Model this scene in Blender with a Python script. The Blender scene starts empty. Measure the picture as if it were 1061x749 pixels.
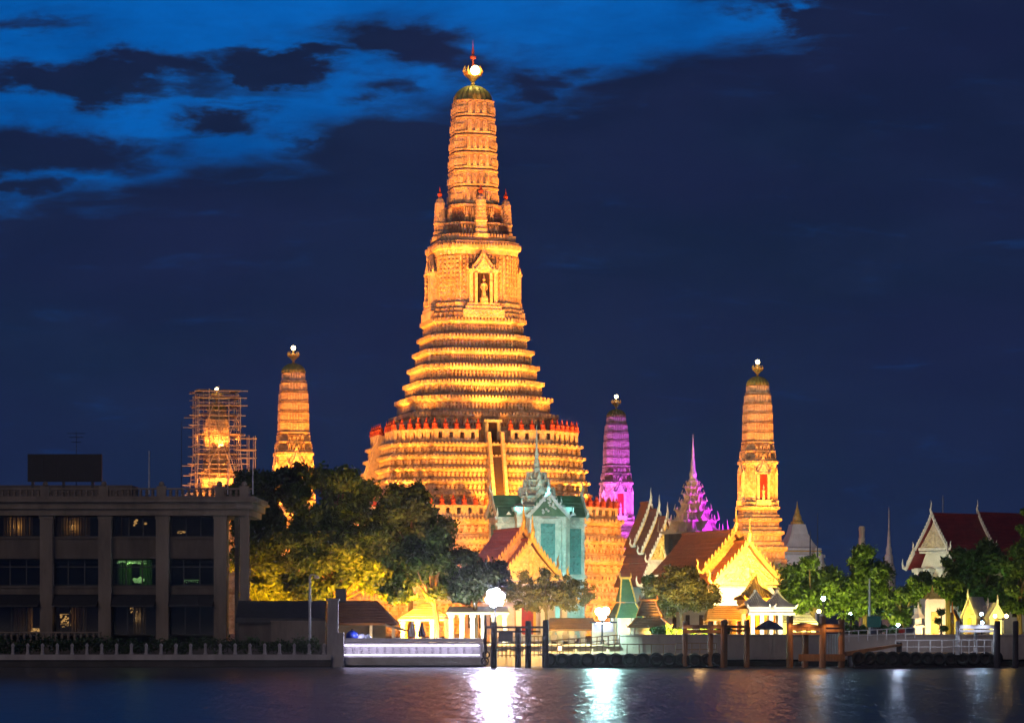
import bpy, bmesh, math, random
import numpy as np
from mathutils import Vector, Matrix
R = math.radians
S = bpy.context.scene
COL = S.collection
random.seed(7)

# ------------------------------------------------------------------ camera
F, CX, HY, CZ = 3000.0, 530.5, 635.0, 5.0          # focal length in photo pixels, principal column, horizon row, eye height
def wx(px, Y): return (px - CX) / F * Y
def wz(py, Y): return CZ + (HY - py) / F * Y
def mm(p, Y): return p / F * Y
cam = bpy.data.objects.new('camera', bpy.data.cameras.new('camera'))
COL.objects.link(cam); S.camera = cam
cam.location = (0, 0, CZ); cam.rotation_euler = (R(90), 0, 0)
cam.data.sensor_width = 36; cam.data.lens = F / 1061 * 36
cam.data.shift_y = (HY - 374.5) / 1061
cam.data.clip_start = 1; cam.data.clip_end = 6000

# ------------------------------------------------------------------ world: dusk sky with clouds
W = bpy.data.worlds.new('World'); S.world = W; W.use_nodes = True
nt = W.node_tree; nt.nodes.clear()
def N(t, **kw):
    n = nt.nodes.new(t)
    for k, v in kw.items(): setattr(n, k, v)
    return n
def L(a, b): nt.links.new(a, b)
def M(op, a, b=None, c=None, clamp=False):
    n = N('ShaderNodeMath', operation=op, use_clamp=clamp)
    for i, v in enumerate((a, b, c)):
        if v is None: continue
        if isinstance(v, (int, float)): n.inputs[i].default_value = v
        else: L(v, n.inputs[i])
    return n.outputs[0]
def sstep(lo, hi, v):
    n = N('ShaderNodeMapRange', interpolation_type='SMOOTHSTEP')
    n.inputs['From Min'].default_value = lo; n.inputs['From Max'].default_value = hi
    L(v, n.inputs['Value']); return n.outputs[0]
def mixc(f, a, b):
    n = N('ShaderNodeMix', data_type='RGBA')
    if isinstance(f, float): n.inputs[0].default_value = f
    else: L(f, n.inputs[0])
    for i, v in ((6, a), (7, b)):
        if isinstance(v, tuple): n.inputs[i].default_value = (*v, 1)
        else: L(v, n.inputs[i])
    return n.outputs[2]
tc = N('ShaderNodeTexCoord'); sp = N('ShaderNodeSeparateXYZ'); L(tc.outputs['Generated'], sp.inputs[0])
ay = M('MAXIMUM', M('ABSOLUTE', sp.outputs[1]), 0.05)
u = M('DIVIDE', sp.outputs[0], ay); v = M('DIVIDE', sp.outputs[2], ay)
cb = N('ShaderNodeCombineXYZ'); L(u, cb.inputs[0]); L(M('MULTIPLY', v, 2.6), cb.inputs[1]); L(sp.outputs[1], cb.inputs[2])
def noise(scale, detail, rough, dist=0.0, off=(0, 0, 0)):
    mp = N('ShaderNodeMapping'); mp.inputs['Location'].default_value = off; L(cb.outputs[0], mp.inputs[0])
    n = N('ShaderNodeTexNoise'); n.inputs['Scale'].default_value = scale; n.inputs['Detail'].default_value = detail
    n.inputs['Roughness'].default_value = rough; n.inputs['Distortion'].default_value = dist
    L(mp.outputs[0], n.inputs[0]); return n.outputs[0]
n1 = noise(14, 9, 0.60, 0.2, (3.1, 1.7, 0)); n2 = noise(34, 9, 0.62, 0.3, (0.4, 5.2, 0)); n3 = noise(7, 4, 0.5, 0, (7.7, 0.3, 0)); n4 = noise(18, 9, 0.6, 0.2, (9.3, 4.1, 2))
uw = M('ADD', u, M('ADD', M('MULTIPLY', M('SUBTRACT', n1, 0.5), 0.085), M('MULTIPLY', M('SUBTRACT', n2, 0.5), 0.05)))
vw = M('ADD', v, M('ADD', M('MULTIPLY', M('SUBTRACT', n4, 0.5), 0.040), M('MULTIPLY', M('SUBTRACT', n2, 0.5), 0.016)))
def blob(px, py, rx, ry):                       # a cloud bank by compass bearing and elevation, torn by the noise
    du = M('DIVIDE', M('SUBTRACT', uw, (px - CX) / F), rx / F); dv = M('DIVIDE', M('SUBTRACT', vw, (HY - py) / F), ry / F)
    return M('EXPONENT', M('MULTIPLY', M('ADD', M('MULTIPLY', du, du), M('MULTIPLY', dv, dv)), -1.0))
bound = M('ADD', M('MULTIPLY', uw, 0.2096), 0.1771)
mass = M('SUBTRACT', 1.0, sstep(-0.012, 0.014, M('SUBTRACT', vw, bound)))
mass = M('MAXIMUM', mass, sstep(0.090, 0.112, uw))
mass = M('MAXIMUM', mass, sstep(0.26, 0.34, vw))  # unseen overhead cloud added to dim the blue on water and ambient
dens = mass
for a in ((100, 80, 180, 17, 1.25), (300, 66, 90, 10, 1.1), (435, 54, 95, 27, 1.3), (20, 22, 55, 15, .85), (45, 152, 110, 27, 1.35), (228, 125, 42, 18, 1.2), (20, 198, 45, 16, 1.0), (115, 203, 50, 6, .7),
          (415, 108, 45, 20, .9), (330, 146, 70, 9, .8), (255, 102, 50, 6, .5), (905, 6, 170, 16, 1.2), (545, 88, 60, 22, .9), (180, 140, 40, 6, .5), (250, 165, 30, 9, .6)):
    dens = M('MAXIMUM', dens, M('MULTIPLY', blob(*a[:4]), a[4]))
cb2 = N('ShaderNodeCombineXYZ'); L(M('ADD', u, M('MULTIPLY', v, 0.35)), cb2.inputs[0]); L(M('MULTIPLY', v, 5.5), cb2.inputs[1]); L(sp.outputs[1], cb2.inputs[2])
wi = N('ShaderNodeTexNoise'); wi.inputs['Scale'].default_value = 26; wi.inputs['Detail'].default_value = 9; wi.inputs['Roughness'].default_value = 0.62; wi.inputs['Distortion'].default_value = 0.6; L(cb2.outputs[0], wi.inputs[0])
dens = M('ADD', dens, M('ADD', M('MULTIPLY', M('SUBTRACT', n2, 0.5), 0.6), M('MULTIPLY', M('SUBTRACT', wi.outputs[0], 0.5), 1.0)))
fine = sstep(0.30, 0.70, n1)
amt = M('SUBTRACT', 1.0, sstep(0.0, 0.95, dens))
sky = N('ShaderNodeTexSky', sky_type='NISHITA', sun_disc=False)
sky.sun_elevation = R(-2.0); sky.sun_rotation = R(200)
elev = sstep(0.0, 0.21, v)
cloudc = mixc(elev, (0.0092, 0.0210, 0.060), (0.0050, 0.0125, 0.042))
cloudc = mixc(M('MULTIPLY', sstep(0.35, 0.7, n1), 0.28), cloudc, (0.0150, 0.030, 0.092)); cloudc = mixc(M('MULTIPLY', sstep(0.3, 0.7, n3), 0.5), cloudc, (0.0115, 0.0155, 0.064))
bluec = mixc(fine, (0.0003, 0.072, 0.31), (0.0010, 0.122, 0.49))
colr = mixc(amt, cloudc, bluec)
bg = N('ShaderNodeBackground'); L(colr, bg.inputs[0]); bg.inputs[1].default_value = 1.0
bgs = N('ShaderNodeBackground'); L(sky.outputs[0], bgs.inputs[0]); bgs.inputs[1].default_value = 0.004
ad = N('ShaderNodeAddShader'); L(bg.outputs[0], ad.inputs[0]); L(bgs.outputs[0], ad.inputs[1])
wo = N('ShaderNodeOutputWorld'); L(ad.outputs[0], wo.inputs[0])

# ------------------------------------------------------------------ the last glow from the city bank behind the camera
sun = bpy.data.objects.new('sun', bpy.data.lights.new('sun', 'SUN')); COL.objects.link(sun)
sun.data.energy = 0.34; sun.data.angle = R(30); sun.data.color = (1.0, 0.76, 0.56)
sun.rotation_euler = (R(68), 0, R(-20))
S.view_settings.view_transform = 'Standard'; S.view_settings.look = 'None'
S.view_settings.exposure = 0.0; S.view_settings.gamma = 1.0
S.cycles.max_bounces = 5; S.cycles.diffuse_bounces = 2; S.cycles.glossy_bounces = 3
S.cycles.transparent_max_bounces = 8; S.cycles.sample_clamp_indirect = 4.0; S.cycles.sample_clamp_direct = 0
S.cycles.caustics_reflective = False; S.cycles.caustics_refractive = False
S.cycles.use_denoising = True

# ------------------------------------------------------------------ materials
MATS = {}
def material(name, c1, c2=None, scale=1.0, rough=0.7, bump=0.0, bscale=8.0, metal=0.0, spec=0.4, stretch=(1, 1, 1), c3=None, island=0.0, trans=None):
    m = bpy.data.materials.new(name); m.use_nodes = True; t = m.node_tree; ns = t.nodes
    b = ns['Principled BSDF']; b.inputs['Roughness'].default_value = rough; b.inputs['Metallic'].default_value = metal
    b.inputs['Specular IOR Level'].default_value = spec
    c2 = c2 or tuple(x * 0.7 for x in c1)
    co = ns.new('ShaderNodeTexCoord'); mp = ns.new('ShaderNodeMapping'); mp.inputs['Scale'].default_value = stretch
    t.links.new(co.outputs['Object'], mp.inputs[0])
    no = ns.new('ShaderNodeTexNoise'); no.inputs['Scale'].default_value = scale; no.inputs['Detail'].default_value = 6
    no.inputs['Roughness'].default_value = 0.65; t.links.new(mp.outputs[0], no.inputs[0])
    rp = ns.new('ShaderNodeValToRGB'); e = rp.color_ramp.elements
    e[0].position = 0.32; e[0].color = (*c2, 1); e[1].position = 0.66; e[1].color = (*c1, 1)
    if c3: x = e.new(0.5); x.color = (*c3, 1)
    t.links.new(no.outputs[0], rp.inputs[0]); out = rp.outputs[0]
    if island:
        g = ns.new('ShaderNodeNewGeometry'); hs = ns.new('ShaderNodeHueSaturation')
        mr = ns.new('ShaderNodeMapRange'); mr.inputs['To Min'].default_value = 1 - island; mr.inputs['To Max'].default_value = 1 + island
        t.links.new(g.outputs['Random Per Island'], mr.inputs[0]); t.links.new(mr.outputs[0], hs.inputs['Value'])
        t.links.new(out, hs.inputs['Color']); out = hs.outputs[0]
    t.links.new(out, b.inputs['Base Color'])
    if bump:
        n2 = ns.new('ShaderNodeTexNoise'); n2.inputs['Scale'].default_value = bscale; n2.inputs['Detail'].default_value = 4
        t.links.new(mp.outputs[0], n2.inputs[0]); bp = ns.new('ShaderNodeBump'); bp.inputs['Strength'].default_value = bump
        bp.inputs['Distance'].default_value = 0.1; t.links.new(n2.outputs[0], bp.inputs['Height']); t.links.new(bp.outputs[0], b.inputs['Normal'])
    if trans:
        tr = ns.new('ShaderNodeBsdfTranslucent'); mx = ns.new('ShaderNodeMixShader'); mx.inputs[0].default_value = trans
        t.links.new(out, tr.inputs[0]); t.links.new(b.outputs[0], mx.inputs[1]); t.links.new(tr.outputs[0], mx.inputs[2])
        t.links.new(mx.outputs[0], ns['Material Output'].inputs[0])
    MATS[name] = m; return m
def glow(name, c, s):
    m = bpy.data.materials.new(name); m.use_nodes = True; b = m.node_tree.nodes['Principled BSDF']
    b.inputs['Base Color'].default_value = (0.8, 0.8, 0.8, 1)
    b.inputs['Emission Color'].default_value = (*c, 1); b.inputs['Emission Strength'].default_value = s
    MATS[name] = m; return m
def porcelain(name, base, dark, specks, scale=2.6):
    m = bpy.data.materials.new(name); m.use_nodes = True; t = m.node_tree; ns = t.nodes; b = ns['Principled BSDF']
    b.inputs['Roughness'].default_value = 0.6; b.inputs['Specular IOR Level'].default_value = 0.3
    co = ns.new('ShaderNodeTexCoord')
    no = ns.new('ShaderNodeTexNoise'); no.inputs['Scale'].default_value = 0.45; no.inputs['Detail'].default_value = 9; no.inputs['Roughness'].default_value = 0.7
    t.links.new(co.outputs['Object'], no.inputs[0])
    rp = ns.new('ShaderNodeValToRGB'); e = rp.color_ramp.elements; e[0].position = 0.33; e[0].color = (*dark, 1); e[1].position = 0.6; e[1].color = (*base, 1)
    t.links.new(no.outputs[0], rp.inputs[0])
    vo = ns.new('ShaderNodeTexVoronoi'); vo.inputs['Scale'].default_value = scale; t.links.new(co.outputs['Object'], vo.inputs[0])
    sr = ns.new('ShaderNodeSeparateColor'); t.links.new(vo.outputs['Color'], sr.inputs[0])
    r2 = ns.new('ShaderNodeValToRGB'); r2.color_ramp.interpolation = 'CONSTANT'; e = r2.color_ramp.elements
    e[0].position = 0; e[0].color = (*specks[0], 1); e[1].position = 0.3; e[1].color = (*specks[1], 1)
    for p, c in ((0.55, specks[2]), (0.8, specks[3])): x = e.new(p); x.color = (*c, 1)
    t.links.new(sr.outputs[0], r2.inputs[0])
    mf = ns.new('ShaderNodeMath'); mf.operation = 'GREATER_THAN'; mf.inputs[1].default_value = 0.66; t.links.new(sr.outputs[1], mf.inputs[0])
    ml = ns.new('ShaderNodeMath'); ml.operation = 'MULTIPLY'; ml.inputs[1].default_value = 0.5; t.links.new(mf.outputs[0], ml.inputs[0])
    mx = ns.new('ShaderNodeMix'); mx.data_type = 'RGBA'; t.links.new(ml.outputs[0], mx.inputs[0]); t.links.new(rp.outputs[0], mx.inputs[6]); t.links.new(r2.outputs[0], mx.inputs[7])
    t.links.new(mx.outputs[2], b.inputs['Base Color'])
    bp = ns.new('ShaderNodeBump'); bp.inputs['Strength'].default_value = 0.45; bp.inputs['Distance'].default_value = 0.15
    t.links.new(vo.outputs['Distance'], bp.inputs['Height']); t.links.new(bp.outputs[0], b.inputs['Normal'])
    MATS[name] = m; return m
porcelain('stucco', (0.62, 0.52, 0.40), (0.30, 0.215, 0.145), ((0.62, 0.56, 0.48), (0.33, 0.20, 0.14), (0.25, 0.30, 0.20), (0.40, 0.30, 0.20)))
porcelain('stucco_pale', (0.66, 0.58, 0.47), (0.44, 0.37, 0.29), ((0.66, 0.62, 0.54), (0.42, 0.30, 0.22), (0.36, 0.36, 0.28), (0.48, 0.38, 0.28)), 3.4)
porcelain('stucco_grey', (0.50, 0.54, 0.51), (0.26, 0.30, 0.29), ((0.6, 0.6, 0.56), (0.34, 0.38, 0.36), (0.3, 0.36, 0.33), (0.5, 0.52, 0.5)), 3.0)
porcelain('shade_band', (0.42, 0.26, 0.16), (0.22, 0.12, 0.075), ((0.3, 0.2, 0.12), (0.2, 0.06, 0.04), (0.10, 0.10, 0.06), (0.25, 0.12, 0.07)), 3.5)  # darker colour puts the shade behind the figure rows into the band
material('red_stone', (0.50, 0.09, 0.045), (0.32, 0.05, 0.03), 2, 0.6)
material('recess_shade', (0.045, 0.03, 0.022), (0.025, 0.017, 0.012), 2, 0.8)  # near-black colour holds the shade of stairs, niches and openings
material('red_door', (0.42, 0.03, 0.02), (0.3, 0.02, 0.02), 2, 0.6)
material('gold', (0.78, 0.52, 0.13), (0.52, 0.31, 0.07), 3, 0.45, 0.6, 6, metal=0.1)
material('gold_relief', (0.80, 0.60, 0.20), (0.52, 0.33, 0.08), 2.2, 0.5, 1.0, 3.5)
material('gold_green', (0.42, 0.42, 0.12), (0.25, 0.27, 0.08), 2.5, 0.45, 0.4, 5, metal=0.2)
material('roof_orange', (0.40, 0.14, 0.035), (0.27, 0.085, 0.025), 0.9, 0.45, 0.6, 5, stretch=(1, 1, 3))
material('roof_red', (0.24, 0.055, 0.035), (0.15, 0.035, 0.025), 0.9, 0.45, 0.6, 5, stretch=(1, 1, 3))
material('roof_maroon', (0.20, 0.022, 0.022), (0.12, 0.014, 0.016), 0.8, 0.4, 0.5, 5, stretch=(1, 1, 3))
material('roof_green', (0.06, 0.15, 0.09), (0.03, 0.09, 0.055), 0.9, 0.45, 0.6, 5)
material('roof_brown', (0.22, 0.10, 0.045), (0.14, 0.06, 0.03), 0.9, 0.6, 0.6, 5)
material('roof_grey', (0.24, 0.21, 0.17), (0.14, 0.12, 0.10), 1.2, 0.6, 0.6, 5)
material('white_wall', (0.74, 0.71, 0.66), (0.55, 0.52, 0.47), 0.6, 0.7, 0.2, 6)
material('cream_wall', (0.58, 0.48, 0.36), (0.42, 0.34, 0.25), 0.8, 0.7, 0.3, 6)
material('white_trim', (0.72, 0.68, 0.62), (0.5, 0.46, 0.42), 1.5, 0.6)
material('ochre_wall', (0.62, 0.40, 0.12), (0.45, 0.27, 0.08), 0.8, 0.7, 0.3, 6)
material('teal_panel', (0.08, 0.26, 0.27), (0.05, 0.15, 0.16), 2.5, 0.5, 0.8, 4)
material('hotel_stone', (0.29, 0.235, 0.18), (0.15, 0.12, 0.092), 0.55, 0.75, 0.3, 4, c3=(0.235, 0.19, 0.145), stretch=(1, 1, 0.22))
material('hotel_spandrel', (0.16, 0.13, 0.105), (0.09, 0.075, 0.06), 0.6, 0.7, 0.3, 5, stretch=(1, 1, 0.25))
material('hotel_room', (0.10, 0.08, 0.06), (0.05, 0.04, 0.03), 0.7, 0.8)
material('curtain', (0.55, 0.40, 0.22), (0.33, 0.22, 0.11), 3.0, 0.8, 0.4, 5, stretch=(4, 1, 0.3))
material('curtain_green', (0.20, 0.36, 0.10), (0.07, 0.14, 0.03), 2.2, 0.8, 0.4, 5, stretch=(3, 1, 1))
material('dark_metal', (0.035, 0.035, 0.04), (0.02, 0.02, 0.022), 2, 0.5, 0.1, 6, spec=0.5)
material('billboard', (0.022, 0.02, 0.022), (0.014, 0.013, 0.014), 0.8, 0.6, 0.1, 3)
material('pale_metal', (0.62, 0.62, 0.64), (0.45, 0.45, 0.46), 2, 0.45, 0.1, 6)
material('scaffold_metal', (0.62, 0.56, 0.46), (0.42, 0.36, 0.28), 2, 0.5, 0.1, 6)
material('plank_wood', (0.36, 0.26, 0.16), (0.22, 0.15, 0.09), 1.5, 0.8, 0.3, 6)
material('pile_wood', (0.34, 0.17, 0.07), (0.17, 0.08, 0.035), 1.3, 0.7, 0.5, 5, stretch=(3, 3, 0.6))
material('pile_dark', (0.05, 0.04, 0.05), (0.025, 0.02, 0.028), 1.3, 0.7, 0.5, 5, stretch=(3, 3, 0.6))
material('rubber', (0.018, 0.018, 0.02), (0.01, 0.01, 0.011), 2, 0.75, 0.3, 7)
material('river_wall', (0.48, 0.42, 0.39), (0.28, 0.24, 0.22), 0.5, 0.8, 0.4, 3, c3=(0.41, 0.36, 0.335), stretch=(1, 1, 0.35))
material('dark_concrete', (0.06, 0.055, 0.055), (0.03, 0.028, 0.028), 0.7, 0.6, 0.3, 4)  # darker concrete tone for the terrace and quay footing
material('pale_concrete', (0.50, 0.47, 0.45), (0.33, 0.30, 0.29), 0.7, 0.75, 0.3, 4, stretch=(1, 1, 0.4))
material('paving', (0.22, 0.20, 0.18), (0.13, 0.12, 0.11), 0.5, 0.85, 0.3, 3)
material('bark', (0.13, 0.095, 0.06), (0.06, 0.045, 0.03), 1.6, 0.9, 0.8, 5, stretch=(2, 2, 0.5))
material('leaf_dark', (0.055, 0.095, 0.024), (0.026, 0.055, 0.014), 0.35, 0.55, island=0.45, trans=0.25)
material('leaf_mid', (0.085, 0.15, 0.028), (0.04, 0.085, 0.016), 0.4, 0.55, island=0.45, trans=0.3)
material('leaf_olive', (0.17, 0.15, 0.04), (0.09, 0.08, 0.02), 0.4, 0.6, island=0.45, trans=0.25)
material('leaf_blue', (0.055, 0.085, 0.045), (0.025, 0.045, 0.022), 0.4, 0.5, island=0.45, trans=0.2)
material('canvas_white', (0.72, 0.70, 0.66), (0.58, 0.56, 0.52), 1.0, 0.7, 0.2, 3)
material('canvas_blue', (0.045, 0.055, 0.10), (0.025, 0.03, 0.06), 1.0, 0.7, 0.2, 3)
material('float_blue', (0.03, 0.06, 0.42), (0.02, 0.04, 0.28), 1.0, 0.4)
material('float_white', (0.62, 0.62, 0.66), (0.45, 0.45, 0.5), 1.0, 0.4)
material('sign_teal', (0.015, 0.19, 0.16), (0.01, 0.14, 0.12), 1.0, 0.5)
material('shirt_red', (0.55, 0.04, 0.03), (0.4, 0.03, 0.02), 3, 0.8)
material('skin', (0.35, 0.2, 0.13), (0.3, 0.17, 0.11), 3, 0.6)
material('hair', (0.015, 0.012, 0.01), (0.01, 0.008, 0.007), 3, 0.5)
material('trouser', (0.05, 0.05, 0.07), (0.03, 0.03, 0.045), 3, 0.8)
glow('lamp_gold', (1.0, 0.74, 0.30), 30); glow('lamp_white', (0.72, 0.68, 1.0), 750); glow('lamp_cool', (0.42, 0.70, 1.0), 160)
glow('lamp_warm', (1.0, 0.58, 0.15), 75); glow('lamp_teal', (0.50, 1.0, 0.95), 650); glow('strip_violet', (0.66, 0.60, 1.0), 11)
glow('lamp_shade', (1.0, 0.50, 0.15), 1.0); glow('lamp_small', (1.0, 0.62, 0.22), 6); glow('lamp_green', (0.5, 1.0, 0.35), 0.5); glow('lamp_blue', (0.45, 0.5, 1.0), 60)
def glassm():
    m = bpy.data.materials.new('window_glass'); m.use_nodes = True; t = m.node_tree; ns = t.nodes
    tr = ns.new('ShaderNodeBsdfTransparent'); tr.inputs[0].default_value = (0.62, 0.64, 0.62, 1)
    gl = ns.new('ShaderNodeBsdfGlossy'); gl.inputs['Roughness'].default_value = 0.04; gl.inputs[0].default_value = (0.8, 0.8, 0.8, 1)
    fr = ns.new('ShaderNodeFresnel'); fr.inputs[0].default_value = 1.6
    mx = ns.new('ShaderNodeMixShader'); t.links.new(fr.outputs[0], mx.inputs[0]); t.links.new(tr.outputs[0], mx.inputs[1]); t.links.new(gl.outputs[0], mx.inputs[2])
    t.links.new(mx.outputs[0], ns['Material Output'].inputs[0]); MATS['window_glass'] = m
glassm()
def waterm():
    m = bpy.data.materials.new('river_water'); m.use_nodes = True; t = m.node_tree; ns = t.nodes; b = ns['Principled BSDF']
    b.inputs['Base Color'].default_value = (0.006, 0.010, 0.022, 1); b.inputs['Roughness'].default_value = 0.29; b.inputs['IOR'].default_value = 1.33
    co = ns.new('ShaderNodeTexCoord'); prev = None
    for sc, st, d in (((0.30, 0.085, 1), 1.0, 1.15), ((0.55, 0.16, 1), 0.9, 0.5), ((0.06, 0.035, 1), 0.7, 1.8)):
        mp = ns.new('ShaderNodeMapping'); mp.inputs['Scale'].default_value = sc; t.links.new(co.outputs['Object'], mp.inputs[0])
        no = ns.new('ShaderNodeTexNoise'); no.inputs['Scale'].default_value = 1.0; no.inputs['Detail'].default_value = 5; no.inputs['Roughness'].default_value = 0.6
        no.inputs['Distortion'].default_value = 0.3; t.links.new(mp.outputs[0], no.inputs[0])
        bp = ns.new('ShaderNodeBump'); bp.inputs['Strength'].default_value = st; bp.inputs['Distance'].default_value = d * 0.3
        t.links.new(no.outputs[0], bp.inputs['Height'])
        if prev: t.links.new(prev.outputs[0], bp.inputs['Normal'])
        prev = bp
    t.links.new(prev.outputs[0], b.inputs['Normal']); MATS['river_water'] = m
waterm()

# ------------------------------------------------------------------ mesh builder
class MB:
    def __init__(s): s.v = []; s.f = []
    def add(s, vs, fs):
        o = len(s.v); s.v += [tuple(p) for p in vs]; s.f += [tuple(i + o for i in f) for f in fs]; return s
    def box(s, c, d, rz=0.0, taper=1.0):
        x, y, z = (k / 2 for k in d); ca, sa = math.cos(rz), math.sin(rz); vs = []
        for zz, k in ((-z, 1.0), (z, taper)):
            for a, b in ((-x, -y), (x, -y), (x, y), (-x, y)):
                a *= k; b *= k; vs.append((c[0] + a * ca - b * sa, c[1] + a * sa + b * ca, c[2] + zz))
        return s.add(vs, [(3, 2, 1, 0), (4, 5, 6, 7), (0, 1, 5, 4), (1, 2, 6, 5), (2, 3, 7, 6), (3, 0, 4, 7)])
    def tube(s, pts, rs, n=6, cap=True):
        pts = [Vector(p) for p in pts]
        if isinstance(rs, (int, float)): rs = [rs] * len(pts)
        vs = []; fs = []
        for i, p in enumerate(pts):
            d = (pts[min(i + 1, len(pts) - 1)] - pts[max(i - 1, 0)]).normalized()
            a = d.cross(Vector((0.3, 1, 0.1)) if abs(d.y) < 0.9 else Vector((1, 0, 0.2))).normalized(); b = d.cross(a)
            for k in range(n):
                t = 2 * math.pi * k / n; vs.append(p + (a * math.cos(t) + b * math.sin(t)) * rs[i])
        for i in range(len(pts) - 1):
            for k in range(n): fs.append((i * n + k, i * n + (k + 1) % n, (i + 1) * n + (k + 1) % n, (i + 1) * n + k))
        if cap: fs.append(tuple(range(n))[::-1]); fs.append(tuple((len(pts) - 1) * n + k for k in range(n)))
        return s.add(vs, fs)
    def lathe(s, prof, n=16, c=(0, 0, 0)):
        vs = []; fs = []
        for r, z in prof:
            for k in range(n):
                t = 2 * math.pi * k / n; vs.append((c[0] + r * math.cos(t), c[1] + r * math.sin(t), c[2] + z))
        for i in range(len(prof) - 1):
            for k in range(n): fs.append((i * n + k, i * n + (k + 1) % n, (i + 1) * n + (k + 1) % n, (i + 1) * n + k))
        fs.append(tuple(range(n))[::-1]); fs.append(tuple((len(prof) - 1) * n + k for k in range(n)))
        return s.add(vs, fs)
    def loft(s, poly, prof, c=(0, 0)):
        n = len(poly); vs = []; fs = []
        for z, k in prof: vs += [(c[0] + x * k, c[1] + y * k, z) for x, y in poly]
        for i in range(len(prof) - 1):
            for k in range(n): fs.append((i * n + k, i * n + (k + 1) % n, (i + 1) * n + (k + 1) % n, (i + 1) * n + k))
        fs.append(tuple(range(n))[::-1]); fs.append(tuple((len(prof) - 1) * n + k for k in range(n)))
        return s.add(vs, fs)
    def prism(s, pts2, y0, y1, axis='y'):
        n = len(pts2)
        if axis == 'y': vs = [(x, y0, z) for x, z in pts2] + [(x, y1, z) for x, z in pts2]
        elif axis == 'x': vs = [(y0, x, z) for x, z in pts2] + [(y1, x, z) for x, z in pts2]
        else: vs = [(x, y, y0) for x, y in pts2] + [(x, y, y1) for x, y in pts2]
        fs = [tuple(range(n)), tuple(range(2 * n - 1, n - 1, -1))] + [(k, n + k, n + (k + 1) % n, (k + 1) % n) for k in range(n)]
        return s.add(vs, fs)
    def ball(s, c, r, n=10, m=6, sz=1.0):
        return s.lathe([(max(0.001, r * math.sin(math.pi * i / m)), -r * sz * math.cos(math.pi * i / m)) for i in range(m + 1)], n, c)
    def torus(s, c, r, q, axis='y', n=14, m=7):
        vs = []; fs = []
        for i in range(n):
            a = 2 * math.pi * i / n
            for j in range(m):
                b = 2 * math.pi * j / m; k = r + q * math.cos(b); w = q * math.sin(b)
                p = (k * math.cos(a), w, k * math.sin(a)) if axis == 'y' else (k * math.cos(a), k * math.sin(a), w)
                vs.append((c[0] + p[0], c[1] + p[1], c[2] + p[2]))
        for i in range(n):
            for j in range(m): fs.append((i * m + j, ((i + 1) % n) * m + j, ((i + 1) % n) * m + (j + 1) % m, i * m + (j + 1) % m))
        return s.add(vs, fs)
    def spin(s, a):                               # turn everything about the local z axis
        ca, sa = math.cos(a), math.sin(a); s.v = [(x * ca - y * sa, x * sa + y * ca, z) for x, y, z in s.v]; return s
    def build(s, name, mat, parent=None, smooth=False, fix=True, loc=None):
        me = bpy.data.meshes.new(name); me.from_pydata(s.v, [], s.f); me.materials.append(MATS[mat])
        if fix:
            b = bmesh.new(); b.from_mesh(me); bmesh.ops.recalc_face_normals(b, faces=b.faces); b.to_mesh(me); b.free()
        if smooth: me.polygons.foreach_set('use_smooth', [True] * len(me.polygons))
        o = bpy.data.objects.new(name, me); COL.objects.link(o)
        if parent: o.parent = parent
        if loc: o.location = loc
        return o
def thing(name, label, cat, loc=(0, 0, 0), rz=0.0, group=None):
    o = bpy.data.objects.new(name, None); COL.objects.link(o); o.empty_display_size = 0.5
    o.location = loc; o.rotation_euler = (0, 0, rz); return tag(o, label, cat, group)
def tag(o, label, cat, group=None):
    o['label'] = label; o['category'] = cat
    if group: o['group'] = group
    return o
def structure(o): o['kind'] = 'structure'; return o
def dup(root, loc, rz=0.0, label=None, group=None):
    def cp(o, par):
        c = o.copy(); COL.objects.link(c); c.parent = par
        for ch in o.children: cp(ch, c)
        return c
    r = cp(root, None); r.location = loc; r.rotation_euler = (0, 0, rz)
    if label: r['label'] = label
    if group: r['group'] = group
    return r
def copies(proto, parent, spots):                   # part repeats: proto is the first, spots the rest (loc, rz)
    for i, (l, rz) in enumerate(spots):
        o = proto if i == 0 else proto.copy()
        if i: COL.objects.link(o)
        o.parent = parent; o.location = l; o.rotation_euler = (0, 0, rz)
        if i:
            for ch in proto.children:
                d = ch.copy(); COL.objects.link(d); d.parent = o
def spot(loc, target, color, power, angle=70, size=0.5, blend=0.6):
    l = bpy.data.lights.new('flood_fill_beam', 'SPOT'); l.energy = power; l.color = color; l.spot_size = R(angle); l.spot_blend = blend; l.shadow_soft_size = size
    o = bpy.data.objects.new('flood_fill_beam', l); COL.objects.link(o); o.location = loc
    o.rotation_euler = (Vector(target) - Vector(loc)).to_track_quat('-Z', 'Y').to_euler(); return o
def uplight(loc, color, power, size=0.25, aim=(0, 1, .75), angle=135):
    return spot(loc, (loc[0] + aim[0], loc[1] + aim[1], loc[2] + aim[2]), color, power, angle, size, .4)
def point(loc, color, power, size=0.3):
    l = bpy.data.lights.new('lamp_light', 'POINT'); l.energy = power; l.color = color; l.shadow_soft_size = size
    o = bpy.data.objects.new('lamp_light', l); COL.objects.link(o); o.location = loc; return o
# ------------------------------------------------------------------ river and ground
GZ = 2.0
b = MB(); b.add([(-900, -400, 0), (900, -400, 0), (900, 274.2, 0), (-900, 274.2, 0)], [(0, 1, 2, 3)])
structure(b.build('river', 'river_water', fix=False))
b = MB(); b.add([(-3000, 273.6, GZ), (3000, 273.6, GZ), (3000, 5000, GZ), (-3000, 5000, GZ)], [(0, 1, 2, 3)])
b.add([(-3000, 273.6, GZ), (-3000, 273.6, -6), (3000, 273.6, -6), (3000, 273.6, GZ)], [(0, 1, 2, 3)])
structure(b.build('ground', 'paving', fix=False))

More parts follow.
